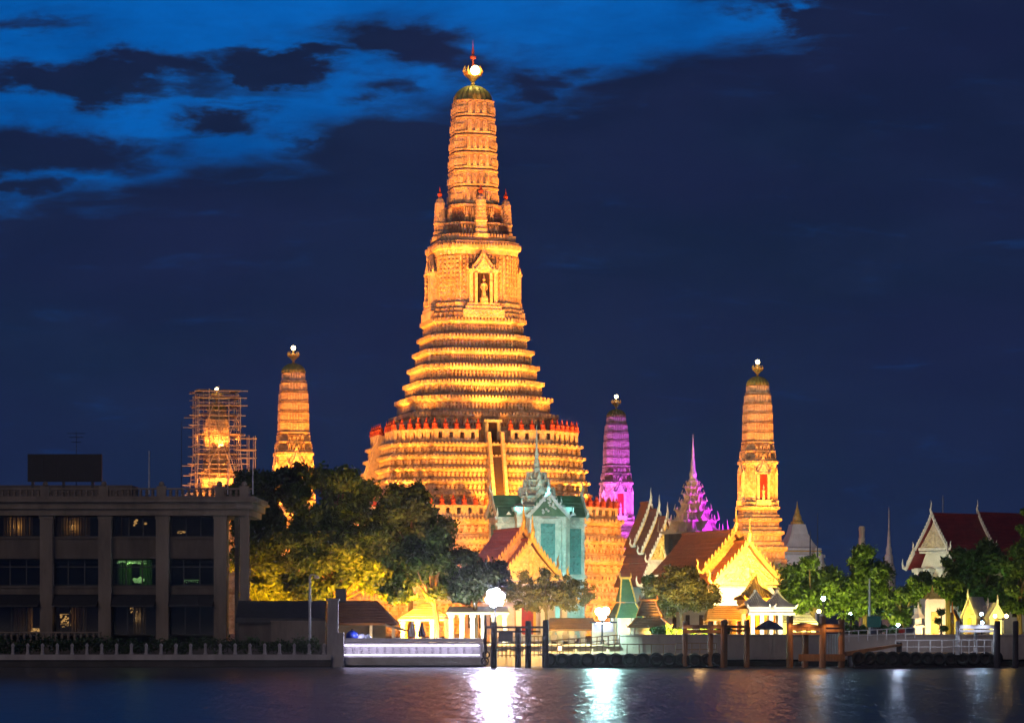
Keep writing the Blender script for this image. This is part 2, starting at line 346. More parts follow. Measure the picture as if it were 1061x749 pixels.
# ------------------------------------------------------------------ prang toolkit
TH = R(14.0)                                       # the temple is turned a little to our right
def redent(n=5, d=0.075):
    f = 1 - n * d; q = [(1, -f)]
    for k in range(n + 1):
        if k: q.append((1 - k * d, f + (k - 1) * d))
        if k < n: q.append((1 - k * d, f + k * d))
    out = []
    for c, s_ in ((1, 0), (0, 1), (-1, 0), (0, -1)): out += [(x * c - y * s_, x * s_ + y * c) for x, y in q]
    return out
def edges(poly, s):
    for i in range(len(poly)):
        a = Vector(poly[i]) * s; c = Vector(poly[(i + 1) % len(poly)]) * s; d = c - a
        if d.length < 1e-4: continue
        t = d.normalized(); yield a, c, d.length, t, Vector((t.y, -t.x))
def along(poly, s, step, minlen=0.0):
    for a, c, ln, t, nn in edges(poly, s):
        if ln < minlen: continue
        k = max(1, round(ln / step))
        for i in range(k): yield a + t * (ln * (i + 0.5) / k), t, nn, ln / k
def pbox(b, p, t, nn, z0, z1, w, d0, d1, top=1.0):   # a block standing out of a wall, narrowing to the top
    vs = []
    for z, k in ((z0, 1), (z1, top)):
        for e, d in ((-1, d0), (1, d0), (1, d1), (-1, d1)):
            q = p + t * (e * w * 0.5 * k) + nn * d; vs.append((q.x, q.y, z))
    b.add(vs, [(0, 1, 2, 3), (7, 6, 5, 4), (0, 4, 5, 1), (1, 5, 6, 2), (2, 6, 7, 3), (3, 7, 4, 0)])
def petals(b, poly, s, z, h, step, d=0.14, top=0.35):
    for p, t, nn, w in along(poly, s, step): pbox(b, p, t, nn, z, z + h, w * 0.74, -0.05, d, top)
def panels(b, poly, s, z0, z1, step, d=0.12, minlen=0):
    for p, t, nn, w in along(poly, s, step, minlen):
        pbox(b, p - t * w * .36, t, nn, z0, z1, w * 0.16, -0.05, d); pbox(b, p + t * w * .36, t, nn, z0, z1, w * 0.16, -0.05, d)
        pbox(b, p, t, nn, z0 + (z1 - z0) * .12, z1 - (z1 - z0) * .1, w * 0.26, -0.05, d * .8, 0.4)
def giants(b, poly, s, z, h, step):                # squat figures holding the tier up with raised arms
    for p, t, nn, w in along(poly, s, step):
        if w < step * 0.45: continue
        w = min(w, step) * random.uniform(.92, 1.04); q = p
        for e in (-1, 1):
            pbox(b, q + t * (e * w * .26), t, nn, z, z + h * .38, w * .17, 0, .34)
            pbox(b, q + t * (e * w * .20), t, nn, z + h * .3, z + h * .46, w * .2, 0, .4)
            pbox(b, q + t * (e * w * .37), t, nn, z + h * .5, z + h * .98, w * .11, 0, .3)
        pbox(b, q, t, nn, z + h * .38, z + h * .7, w * .36, 0, .36, 1.2)
        pbox(b, q, t, nn, z + h * .7, z + h * .95, w * .2, .05, .38, .7)
def tierprof(z0, z1, s0, s1, o=0.0):
    h = z1 - z0
    return [(z0, s0), (z0 + .10 * h, s0), (z0 + .12 * h, s0 - .25), (z0 + .2 * h, s0 - .30), (z0 + .22 * h, s0 - .38), (z0 + .42 * h, s0 - .48), (z0 + .44 * h, s0 - .30), (z0 + .50 * h, s0 - .30), (z0 + .52 * h, s0 - .5), (z0 + .60 * h, s0 - .52),
            (z0 + .64 * h, s0 - .3), (z0 + .74 * h, s0 - .1), (z0 + .78 * h, s0 + .12), (z0 + .88 * h, s0 + .12), (z0 + .90 * h, s0 - .2), (z1, s1)]
P5 = redent(5, 0.072); P3 = redent(3, 0.10); P7 = redent(6, 0.062)
def hwk(poly, th=TH): return max(abs(x * math.cos(th) - y * math.sin(th)) for x, y in poly)
K5 = hwk(P5)
# ------------------------------------------------------------------ the great central prang
PY = 400.0; PX = wx(490, PY)
prang = thing('temple_tower', 'tallest orange floodlit stepped temple tower with slender ribbed spire', 'tower', (PX, PY, 0), TH)
def pz(py, hw=0): return wz(py, PY - hw * mm(1, PY) * 0.75)
def ps(hw): return mm(hw, PY - hw * 0.09) / K5
# lower terrace
def terrace(pytop, pybot, hwt, hwb, bands, figs):
    zt, zb = pz(pytop, hwt), pz(pybot, hwb) if pybot < 650 else GZ
    st, sb = ps(hwt), ps(hwb); n = len(bands); b = MB()
    zs = [zb + (zt - zb) * i / n for i in range(n + 1)]; ss = [sb + (st - sb) * i / n for i in range(n + 1)]
    prof = []; fr = []
    for i, kind in enumerate(bands):
        z0, z1, s0, s1 = zs[i], zs[i + 1], ss[i], ss[i + 1]; h = z1 - z0
        prof += tierprof(z0, z1, s0, s1)
        if kind in 'gp': fr.append((z0 + .225 * h, z0 + .60 * h, s0 - .38))
        if kind == 'g': giants(b, P5, s0 - .42, z0 + .24 * h, .42 * h, h * .62)
        elif kind == 'p': petals(b, P5, s0 - .38, z0 + .24 * h, .36 * h, h * .36, .24)
        else: panels(b, P5, s0 - .55, z0 + .26 * h, z0 + .6 * h, h * .6)
        petals(b, P5, s0 + .10, z0 + .78 * h, .22 * h, .5, .1, .5)
    b.loft(P5, prof); o = b.build('lower_terrace' if pybot > 650 else 'upper_terrace', 'stucco', prang)
    for za, zb_, s_ in fr: MB().loft(P5, [(za, s_), (zb_, s_)]).build('shade_band', 'shade_band', o)
    return zt, st
z_low, s_low = terrace(536, 657, 156, 177, 'ppgpgp', 0)
z_up, s_up = terrace(459, 536, 113, 128, 'pgpppp', 0)
def pinnacle_mesh():
    b = MB(); b.box((0, 0, .14), (.62, .62, .28)); b.lathe([(.27, .28), (.34, .42), (.3, .55), (.36, .7), (.26, .84), (.12, 1.02), (.14, 1.1), (.04, 1.4), (.005, 1.62)], 8)
    return b
def balustrade(s, z, h, name, step):
    sides = [MB() for _ in range(4)]; sp_ = []
    for a, c, ln, t, nn in edges(P5, s):
        k = max(1, round(ln / step))
        ctr = (a + c) / 2; ang = math.atan2(t.y, t.x)
        gap = ln > 8 * .9                                   # the stair comes through the middle of each long side
        for i in range(k):
            p = a + t * (ln * (i + .5) / k)
            w = ln / k; b = sides[(1 if p.x > 0 else 0) + (2 if p.y > 0 else 0)]
            if gap and abs((p - ctr).length) < 2.0: continue
            # pierced panel: two rails and a post on each side of a dark opening
            pbox(b, p, t, nn, z, z + .28 * h, w, -.45, 0); pbox(b, p, t, nn, z + .78 * h, z + h, w, -.5, .06)
            for e in (-1, 1): pbox(b, p + t * (e * w * .34), t, nn, z + .28 * h, z + .78 * h, w * .32, -.42, -.02)
        q = k if ln > 3 else 1
        for i in range(q + (1 if ln > 3 else 0)):
            p = a + t * (ln * i / q)
            if gap and (p - ctr).length < 2.2: continue
            if i == q and ln > 3: continue
            sp_.append((p - nn * .22, ang))
    os_ = [b.build(name, 'stucco_pale', prang) for b in sides]
    sp_ = [q for q in sp_ if not (q[0].y > s * .93 and abs(q[0].x) < s * .85)]      # nothing of the far side shows
    pr = pinnacle_mesh().build('pinnacle', 'red_stone', os_[0])
    for i, (q, a) in enumerate(sp_[:100]):
        o = pr if i == 0 else pr.copy()
        if i: COL.objects.link(o)
        o.parent = os_[(1 if q.x > 0 else 0) + (2 if q.y > 0 else 0)]; o.location = (q.x, q.y, z + h); o.rotation_euler = (0, 0, a)
balustrade(s_low - .25, z_low, 1.55, 'balustrade', 1.55)
balustrade(s_up - .25, z_up, 1.75, 'balustrade', 1.45)
# five flared tiers
ys = [446, 428, 411, 394.5, 378, 362, 347, 330]; hs = [90, 84, 75, 70, 64.5, 59.5, 56, 53.5]
b = MB(); b.loft(P5, [(z_up, ps(94)), (pz(446, 92), ps(94))])
for k in (1,): petals(b, P5, ps(94), z_up + .1, 1.4, .8, .15)
b.build('plinth', 'stucco', prang)
for i in range(7):
    z0, z1 = pz(ys[i], hs[i]), pz(ys[i + 1], hs[i + 1]); s0, s1 = ps(hs[i] - 1), ps(hs[i + 1] - 1) ; h = z1 - z0; b = MB()
    b.loft(P5, tierprof(z0, z1, s0, s1))
    if i in (0, 2): giants(b, P5, s0 - .42, z0 + .24 * h, .42 * h, .86)
    elif i % 2: petals(b, P5, s0 - .38, z0 + .23 * h, .38 * h, .5, .24)
    else: panels(b, P5, s0 - .38, z0 + .23 * h, z0 + .6 * h, .8, .2)
    petals(b, P5, s0 + .10, z0 + .78 * h, .24 * h, .46, .1, .5)
    petals(b, P5, s0 - .02, z0, .10 * h, .4, .08, .8)
    o = b.build('tier', 'stucco', prang)
    MB().loft(P5, [(z0 + .225 * h, s0 - .38), (z0 + .60 * h, s0 - .40)]).build('shade_band', 'shade_band', o)
# body with four false porches
zb0, zb1 = pz(330, 50), pz(250, 48); PB = redent(4, 0.085)
KB = hwk(PB); sB = mm(46.5, PY) / KB; b = MB()
b.loft(PB, [(zb0, sB + .75), (zb0 + .7, sB + .75), (zb0 + .75, sB + .45), (zb0 + 1.3, sB + .5), (zb0 + 1.35, sB + .2), (zb0 + 2.1, sB + .3), (zb0 + 2.2, sB),
            (zb1 - 1.9, sB - .35), (zb1 - 1.8, sB - .05), (zb1 - 1.2, sB + .05), (zb1 - 1.1, sB + .35), (zb1 - .6, sB + .4), (zb1 - .5, sB + .1), (zb1, sB + .15)])
for p, t, nn, w in along(PB, sB - .1, .95):
    pbox(b, p, t, nn, zb0 + 2.3, zb1 - 2.0, w * .22, -.05, .14)
    for z in np.arange(zb0 + 2.6, zb1 - 2.3, .62): pbox(b, p + t * w * .5, t, nn, z, z + .34, w * .36, -.3, .12, .6)
petals(b, PB, sB + .35, zb1 - .95, .6, .4, .1); petals(b, PB, sB + .4, zb0 + .72, .5, .45, .12)
b.build('tower_body', 'stucco', prang)
def porch():
    b = MB(); w = 2.5; y = -sB - .1; hz = zb1 - zb0
    b.box((0, y - .35, zb0 + .55), (w * 2.3, 1.5, 1.1)); b.box((0, y - .35, zb0 + 1.35), (w * 2, 1.3, .5)); b.box((0, y - .35, zb0 + 1.8), (w * 1.8, 1.1, .4))
    for e in (-1, 1):
        b.box((e * w * .68, y - .3, zb0 + 4.2), (.5, 1.0, 4.6)); b.box((e * w * .42, y - .45, zb0 + 4.0), (.38, 1.0, 4.2)); b.box((e * w * .68, y - .3, zb0 + 6.4), (.8, 1.25, .35))
    b.box((0, y - .2, zb0 + 6.35), (w * 1.2, 1.0, .5))
    for k, (hw_, h0, h1) in enumerate(((2.0, 6.5, 9.2), (1.35, 6.4, 8.3))):       # two stacked gables
        yy = y - .55 - .25 * k
        pts = [(-hw_, zb0 + h0), (hw_, zb0 + h0), (hw_ * .62, zb0 + h0 + (h1 - h0) * .3), (hw_ * .3, zb0 + h0 + (h1 - h0) * .62), (0, zb0 + h1), (-hw_ * .3, zb0 + h0 + (h1 - h0) * .62), (-hw_ * .62, zb0 + h0 + (h1 - h0) * .3)]
        b.prism(pts, yy - .14, yy + .5)
        for e in (-1, 1): b.tube([(e * hw_ * .95, yy, zb0 + h0), (e * hw_ * 1.12, yy, zb0 + h0 + .35), (e * hw_ * 1.1, yy, zb0 + h0 + .9)], [.17, .13, .03], 5)
        b.tube([(0, yy, zb0 + h1 - .1), (0, yy - .1, zb0 + h1 + .4), (0, yy, zb0 + h1 + 1.0)], [.16, .1, .02], 5)
    o = b.build('porch', 'stucco_pale', prang)
    r = MB(); r.box((0, y - .42, zb0 + 4.3), (1.25, .5, 4.3)); r.build('niche', 'recess_shade', o)
    g = MB()                                          # the standing figure on its pedestal in the niche
    g.box((0, y - .95, zb0 + 2.3), (1.0, .7, .7)); g.box((0, y - .95, zb0 + 2.75), (.75, .55, .25))
    g.lathe([(.3, 0), (.32, .3), (.22, .9), (.26, 1.3), (.34, 1.75), (.2, 1.95), (.1, 2.02), (.19, 2.2), (.2, 2.35), (.12, 2.5), (.07, 2.7), (.01, 3.1)], 9, (0, y - .95, zb0 + 2.85))
    for e in (-1, 1): g.tube([(e * .3, y - .95, zb0 + 4.55), (e * .46, y - 1.0, zb0 + 4.1), (e * .3, y - 1.12, zb0 + 3.75)], [.1, .09, .07], 5)
    g.build('niche_figure', 'stucco', o)
    return o
pc = porch(); copies(pc, prang, [((0, 0, 0), k * math.pi / 2) for k in range(4)])
# shoulder of figures, four corner turrets, ribbed spire
z0, z1, z2 = zb1, pz(231, 34), pz(212, 28); b = MB(); sC = mm(38, PY) / K5; sD = mm(29, PY) / K5
b.loft(P5, [(z0, sC + .7), (z0 + .5, sC + .75), (z0 + .55, sC + .3), (z0 + 1.0, sC + .3), (z0 + 1.05, sC - .2), (z1 - .35, sC - .7), (z1 - .3, sC - .2), (z1, sC - .2), (z1 + .05, sD), (z2 - .4, sD - .2), (z2 - .35, sD + .1), (z2, sD + .1), (z2 + .02, sD - .3)])
giants(b, P5, sC - .38, z0 + 1.05, z1 - z0 - 1.4, .95); giants(b, P5, sD - .02, z1 + .05, z2 - z1 - .5, .8); petals(b, P5, sC + .7, z0 + .5, .5, .42, .1)
o = b.build('shoulder', 'stucco', prang)
MB().loft(P5, [(z0 + 1.06, sC - .12), (z1 - .36, sC - .38)]).build('shade_band', 'shade_band', o); MB().loft(P5, [(z1 + .06, sD + .08), (z2 - .42, sD - .02)]).build('shade_band', 'shade_band', o)
def turret():
    b = MB(); b.loft(P3, [(0, .98), (.5, 1.0), (.55, .8), (1.2, .85), (1.25, .72), (2.2, .72), (2.25, .82), (2.5, .8), (2.55, .74), (5.1, .6), (5.7, .42), (6.0, .16), (6.02, .1)])
    for z in np.arange(2.9, 5.0, .5): petals(b, P3, .72 - (z - 2.5) * .05, z, .3, .4, .05)
    o = b.build('turret', 'stucco_pale', prang)
    MB().lathe([(.1, 6.0), (.3, 6.2), (.33, 6.45), (.16, 6.7), (.08, 7.0), (.01, 7.5)], 8).build('finial', 'red_stone', o); return o
rT = mm(35, PY) - .0
tu = turret(); copies(tu, prang, [((rT * math.sin(k * math.pi / 2), -rT * math.cos(k * math.pi / 2), zb1 + .5), k * math.pi / 2) for k in range(4)])
def spire(zlo, zhi, slo, shi, nb, poly, par, step, dome_h, mat='stucco'):
    b = MB(); nb_ = MB(); prof = []
    for i in range(nb):
        f0, f1 = i / nb, (i + 1) / nb
        curve = lambda f: slo + (shi - slo) * (f ** 1.6)
        za, zb_ = zlo + (zhi - zlo) * f0, zlo + (zhi - zlo) * f1; s0, s1 = curve(f0), curve(f1); h = zb_ - za; q = slo * .06
        q = slo * .085; prof += [(za, s0 - q), (za + .06 * h, s0 - q), (za + .07 * h, s0), (za + .17 * h, s0 + q * .2), (za + .19 * h, s0 - q * .6), (za + .86 * h, s1 - q * .6), (za + .88 * h, s1 + q * .4), (za + .97 * h, s1 + q * .4), (za + .985 * h, s1 - q), (zb_, s1 - q)]
        for p, t, nn, w in along(poly, s0 - q * .8, step):
            s_in = 1 - (s0 - s1) / s0 * .5; p = p * s_in
            pbox(nb_, p, t, nn, za + .17 * h, za + .84 * h, w * .62, -.2, q * 1.1, .7); pbox(nb_, p, t, nn, za + .25 * h, za + .6 * h, w * .24, 0, q * 1.9, .5)
    b.loft(poly, prof); o = b.build('spire', mat, par); nb_.build('spire_niches', 'stucco_pale', o); return o
zs0, zs1 = z2, pz(106); spire(zs0, zs1, mm(26.2, PY) / K5, mm(21.5, PY) / K5, 6, P7, prang, .95, 0)
def cap(z, r, h, par, mat='gold_green'):
    b = MB(); n = 40; vs = []; fs = []
    for i in range(9):
        f = i / 8; rr = r * (1 - f ** 2.3) ** .62 if f < 1 else .02
        for k in range(n): rk = rr * (1 + (.05 if k % 2 else -.03)); t = 2 * math.pi * k / n; vs.append((rk * math.cos(t), rk * math.sin(t), z + h * f))
    for i in range(8):
        for k in range(n): fs.append((i * n + k, i * n + (k + 1) % n, (i + 1) * n + (k + 1) % n, (i + 1) * n + k))
    b.add(vs, fs); return b.build('spire_cap', mat, par)
cap(zs1 - .1, mm(19.5, PY), pz(89) - zs1 + .2, prang)
def finial(z, k, par, lampz, trident=True):
    b = MB(); b.lathe([(.2 * k, 0), (.32 * k, .15 * k), (.18 * k, .4 * k), (.6 * k, .9 * k), (1.05 * k, 1.35 * k), (1.2 * k, 1.8 * k), (.85 * k, 2.1 * k), (.25 * k, 2.2 * k)], 14, (0, 0, z))
    for q in range(8):
        t = q * math.pi / 4; c, s_ = math.cos(t), math.sin(t)
        b.tube([(1.0 * k * c, 1.0 * k * s_, z + 1.4 * k), (1.35 * k * c, 1.35 * k * s_, z + 2.0 * k), (1.1 * k * c, 1.1 * k * s_, z + 2.7 * k)], [.2 * k, .16 * k, .02 * k], 5)
    o = b.build('finial', 'gold', par)
    if trident:
        t_ = MB(); t_.lathe([(.16 * k, 2.2 * k), (.13 * k, 3.6 * k), (.42 * k, 3.75 * k), (.45 * k, 4.0 * k), (.14 * k, 4.2 * k), (.2 * k, 4.6 * k), (.05 * k, 5.4 * k), (.005, 6.4 * k)], 8, (0, 0, z))
        t_.build('trident', 'red_stone', o)
    l = MB(); l.ball((0, -1.35 * k if trident else 0, lampz), .62 * k if trident else .5 * k, 12, 8); l.build('lamp', 'lamp_gold', par, smooth=True)
    return o
finial(pz(89), 1.0, prang, pz(75))
# the steep stair on each side, between sloping walls
def stair(zlo, zhi, slo, shi, w):
    b = MB(); n = int((zhi - zlo) / .45); rise = (zhi - zlo) / n; run = (slo - shi) / n
    for i in range(n):
        y = -slo + run * i; b.box((0, (y + (-shi + .6)) / 2, zlo + rise * (i + .5)), (w, abs((-shi + .6) - y), rise - .004))
    o = b.build('staircase', 'recess_shade', prang)  # recessed shade put into the near-black colour of the steps
    g = MB()
    for e in (-1, 1):
        x0, x1 = e * (w / 2 + .02), e * (w / 2 + .45)
        pts = [(-slo - .5, zlo), (-slo - .5, zlo + 1.1), (-shi - .5, zhi + 1.1), (-shi + .4, zhi + 1.1), (-shi + .4, zlo)]
        g.prism(pts, min(x0, x1), max(x0, x1), 'x')
    g.build('parapet', 'stucco_pale', o)
    return o
st = stair(z_low, z_up + .3, s_up + 2.4 + .9, s_up - .1, 1.35)
copies(st, prang, [((0, 0, 0), k * math.pi / 2) for k in range(4)])
st = stair(GZ, z_low + .3, s_low + 4.6, s_low - .1, 2.2)
copies(st, prang, [((0, 0, 0), k * math.pi / 2) for k in range(4)])
def doorway():
    b = MB(); y = -ps(93); z = z_up
    for e in (-1, 1): b.box((e * .85, y - .3, z + 1.4), (.42, 1.4, 2.8))
    b.box((0, y - .3, z + 2.98), (2.4, 1.6, .34)); o = b.build('doorway', 'stucco_grey', prang)
    MB().box((0, y - .1, z + 1.4), (1.3, .8, 2.78)).build('opening', 'recess_shade', o); return o
dw = doorway(); copies(dw, prang, [((0, 0, 0), k * math.pi / 2) for k in range(4)])

# ------------------------------------------------------------------ the four corner prangs
SY = 376.8; SX = wx(785, SY)
def sz(py): return wz(py, SY)
sat = thing('corner_tower', 'slim orange floodlit tower with red niche rising behind the golden gabled hall', 'tower', (SX, SY, 0), TH, 'small corner towers round the great tower')
def s5(hw, poly=P5): return mm(hw, SY) / hwk(poly)
b = MB(); prof = []; yy = [655, 628, 604, 583, 565, 549, 536, 524]; hh = [40, 37, 33, 29.5, 26.5, 24, 22, 20]
for i in range(7):
    z0, z1 = (GZ if i == 0 else sz(yy[i])), sz(yy[i + 1]); s0, s1 = s5(hh[i]), s5(hh[i + 1]); h = z1 - z0
    prof += [(z0, s0), (z0 + .2 * h, s0), (z0 + .22 * h, s0 - .3), (z0 + .6 * h, s0 - .4), (z0 + .7 * h, s0 - .05), (z0 + .88 * h, s0 + .05), (z0 + .9 * h, s0 - .3), (z1, s1)]
    petals(b, P5, s0 - .35, z0 + .24 * h, .36 * h, .5, .14); petals(b, P5, s0 + .02, z0 + .72 * h, .2 * h, .36, .08, .6)
b.loft(P5, prof); b.build('stepped_base', 'stucco', sat)
b = MB(); z0, z1 = sz(524), sz(478); PB2 = redent(4, .085); s0 = s5(17.5, PB2)
b.loft(PB2, [(z0, s0 + .35), (z0 + .4, s0 + .35), (z0 + .45, s0 + .1), (z0 + .8, s0 + .12), (z0 + .85, s0), (z1 - .9, s0 - .12), (z1 - .85, s0 + .1), (z1 - .4, s0 + .15), (z1 - .35, s0 + .35), (z1, s0 + .35), (z1 + .02, s0)])
for p, t, nn, w in along(PB2, s0 - .04, .5): pbox(b, p, t, nn, z0 + .9, z1 - .9, w * .4, -.05, .12)
b.build('tower_body', 'stucco', sat)
def sporch():
    b = MB(); y = -s0 - .02
    for e in (-1, 1): b.box((e * .68, y - .15, z0 + 2.4), (.3, .7, 3.6)); b.tube([(e * .9, y - .3, z0 + 4.2), (e * 1.1, y - .3, z0 + 4.5), (e * 1.05, y - .3, z0 + 5.0)], [.12, .1, .02], 5)
    b.box((0, y - .1, z0 + .35), (2.0, 1.0, .7)); b.box((0, y - .1, z0 + 4.15), (1.9, .8, .22))
    for hw_, h0, h1, d in ((1.05, 4.25, 6.6, .3), (.7, 4.2, 5.8, .45)):
        b.prism([(-hw_, z0 + h0), (hw_, z0 + h0), (hw_ * .45, z0 + h0 + (h1 - h0) * .45), (0, z0 + h1), (-hw_ * .45, z0 + h0 + (h1 - h0) * .45)], y - d, y + .2)
    o = b.build('porch', 'stucco_pale', sat); MB().box((0, y - .12, z0 + 2.4), (1.05, .3, 3.5)).build('niche', 'red_door', o)
    MB().lathe([(.2, 0), (.22, .3), (.15, .8), (.22, 1.2), (.1, 1.4), (.13, 1.6), (.02, 2.0)], 8, (0, y - .4, z0 + .7)).build('niche_figure', 'stucco_pale', o); return o
so = sporch(); copies(so, sat, [((0, 0, 0), k * math.pi / 2) for k in range(4)])
b = MB(); za, zb_ = sz(478), sz(458); sa = s5(17.5)
b.loft(P5, [(za, sa + .2), (za + .3, sa + .2), (za + .32, sa - .1), (za + 1.1, sa - .2), (za + 1.12, sa + .05), (za + 1.35, sa + .05), (za + 1.37, sa - .3), (zb_ - .2, sa - .4), (zb_ - .18, sa - .1), (zb_, sa - .1), (zb_ + .01, sa - .4)])
giants(b, P5, sa - .15, za + .32, .8, .55); giants(b, P5, sa - .35, za + 1.4, .8, .5); b.build('shoulder', 'stucco', sat)
def satspire():
    zlo, zhi = sz(458), sz(399); nb = 6; b = MB(); b2 = MB(); prof = []
    cv = lambda f: s5(16.0) * (1 - .04 * f - .30 * f ** 4)
    for i in range(nb):
        f0, f1 = i / nb, (i + 1) / nb; z0, z1 = zlo + (zhi - zlo) * f0, zlo + (zhi - zlo) * f1; a, c = cv(f0), cv(f1); h = z1 - z0
        prof += [(z0, a - .12), (z0 + .05 * h, a - .12), (z0 + .06 * h, a), (z0 + .10 * h, a + .01), (z0 + .12 * h, a - .06), (z0 + .95 * h, c - .04), (z0 + .96 * h, c + .03), (z1, c - .12)]
        for p, t, nn, w in along(P7, (a + c) / 2 - .07, .34): pbox(b2, p, t, nn, z0 + .2 * h, z0 + .88 * h, w * .62, -.15, .10, .75)
    b.loft(P7, prof); o = b.build('spire', 'stucco', sat); b2.build('spire_niches', 'stucco_pale', o)
satspire(); cap(sz(399.5), s5(16.0) * .80, sz(389.5) - sz(399.5), sat)
finial(sz(390), .55, sat, sz(375), False)
b = MB(); b.tube([(0, 0, sz(385)), (0, 0, sz(376))], .07, 6); b.build('lamp_mast', 'gold', sat)
def satcopy(px, Y, label): return dup(sat, (wx(px, Y), Y, 0), TH, label)
satcopy(304, 357, 'orange floodlit small tower with smooth spire above the dark tree canopy')
satcopy(638.5, 437.2, 'slim tower floodlit purple and magenta beside the great tower')
satcopy(224.5, 423.2, 'orange small tower wrapped in pale scaffolding behind the hotel roof')
# ------------------------------------------------------------------ Thai halls
def roof_curve(w, ze, zr, n=5):                       # right-hand slope, steep at the ridge and easing at the eave
    return [(w * f, zr + (ze - zr) * (f ** .86)) for f in [i / n for i in range(n + 1)]]
def roof_part(par, y0, y1, w, ze, zr, mat, th=.22):
    c = roof_curve(w, ze, zr); up = [(-x, z) for x, z in c[::-1]] + c[1:]
    lo = [(x, z - th) for x, z in up[::-1]]
    b = MB()
    k = len(up)
    for i in range(k - 1): b.prism([up[i], up[i + 1], (up[i + 1][0], up[i + 1][1] - th), (up[i][0], up[i][1] - th)], y0, y1)
    # tile courses standing a little proud
    n = 9
    for e in (-1, 1):
        for i in range(1, n):
            f = i / n; x = w * f; z = zr + (ze - zr) * f ** .86
            b.box((e * x, (y0 + y1) / 2, z + .02), (.16, y1 - y0 - .06, .07))
    b.tube([(0, y0, zr + .1), (0, y1, zr + .1)], .16, 6)
    return b.build('roof', mat, par)
def barge(par, y, w, ze, zr, mat, teeth=9, sc=1.0):      # gable edge board with teeth, apex horn, upturned ends
    c = roof_curve(w * 1.02, ze, zr + .12); b = MB()
    for e in (-1, 1):
        for i in range(len(c) - 1):
            p, q = c[i], c[i + 1]
            b.prism([(e * p[0], p[1] + .22 * sc), (e * q[0], q[1] + .22 * sc), (e * q[0], q[1] - .34 * sc), (e * p[0], p[1] - .34 * sc)], y - .16, y + .14)
        for i in range(1, teeth):
            f = i / teeth; x = w * 1.02 * f; z = zr + .12 + (ze - zr - .12) * f ** .86
            b.prism([(e * (x - .16 * sc), z + .2 * sc), (e * (x + .2 * sc), z + .1 * sc), (e * (x + .02), z + .75 * sc)], y - .06, y + .06)
    o = b.build('bargeboard', mat, par)
    for e in (-1, 1):
        x = e * w * 1.02; h = MB(); h.tube([(x * .97, y, ze - .1), (x + e * .35 * sc, y, ze - .1), (x + e * .62 * sc, y, ze + .35 * sc), (x + e * .5 * sc, y, ze + .9 * sc), (x + e * .68 * sc, y, ze + 1.4 * sc)], [.2 * sc, .22 * sc, .17 * sc, .1 * sc, .02], 6)
        h.build('eave_horn', mat, o)
    h = MB(); z = zr + .1; h.tube([(0, y + .1, z - .2), (0, y - .12, z + .35 * sc), (0, y - .4 * sc, z + .8 * sc), (0, y - .22 * sc, z + 1.3 * sc), (0, y - .1 * sc, z + 1.9 * sc), (0, y - .28 * sc, z + 2.6 * sc)], [.26 * sc, .26 * sc, .2 * sc, .14 * sc, .08 * sc, .01], 6)
    h.build('gable_horn', mat, o)
    return o
def pediment(par, y, w, ze, zr, mat, relief=True, trim=None):
    c = roof_curve(w * .9, ze + .1, zr - .5); pts = [(-x, z) for x, z in c[::-1]] + c[1:]
    b = MB(); b.prism(pts, y, y + .2)
    if relief:
        rnd = random.Random(5); H = zr - ze
        for i in range(90):
            f = rnd.random() ** .7; z = ze + .25 + (1 - f) * (H - 1.3); x = rnd.uniform(-1, 1) * w * .78 * f
            r = rnd.uniform(.10, .22); b.ball((x, y - .02, z), r, 6, 4)
        b.lathe([(.3, 0), (.4, .3), (.25, .8), (.32, 1.1), (.12, 1.4), (.05, 1.9), (.01, 2.2)], 8, (0, y - .06, ze + .5))
        for k in (.5, .75):
            cc = roof_curve(w * .86 * k, ze + .25, ze + .25 + (H - 1.0) * k)
            for e in (-1, 1): b.tube([(e * x, y - .05, z) for x, z in cc], .09, 5)
    o = b.build('pediment', mat, par)
    t = MB(); t.box((0, y - .05, ze - .05), (w * 1.8, .4, .32)); t.box((0, y - .05, ze - .42), (w * 1.7, .34, .22)); t.build('pediment_sill', trim or mat, o)
    return o
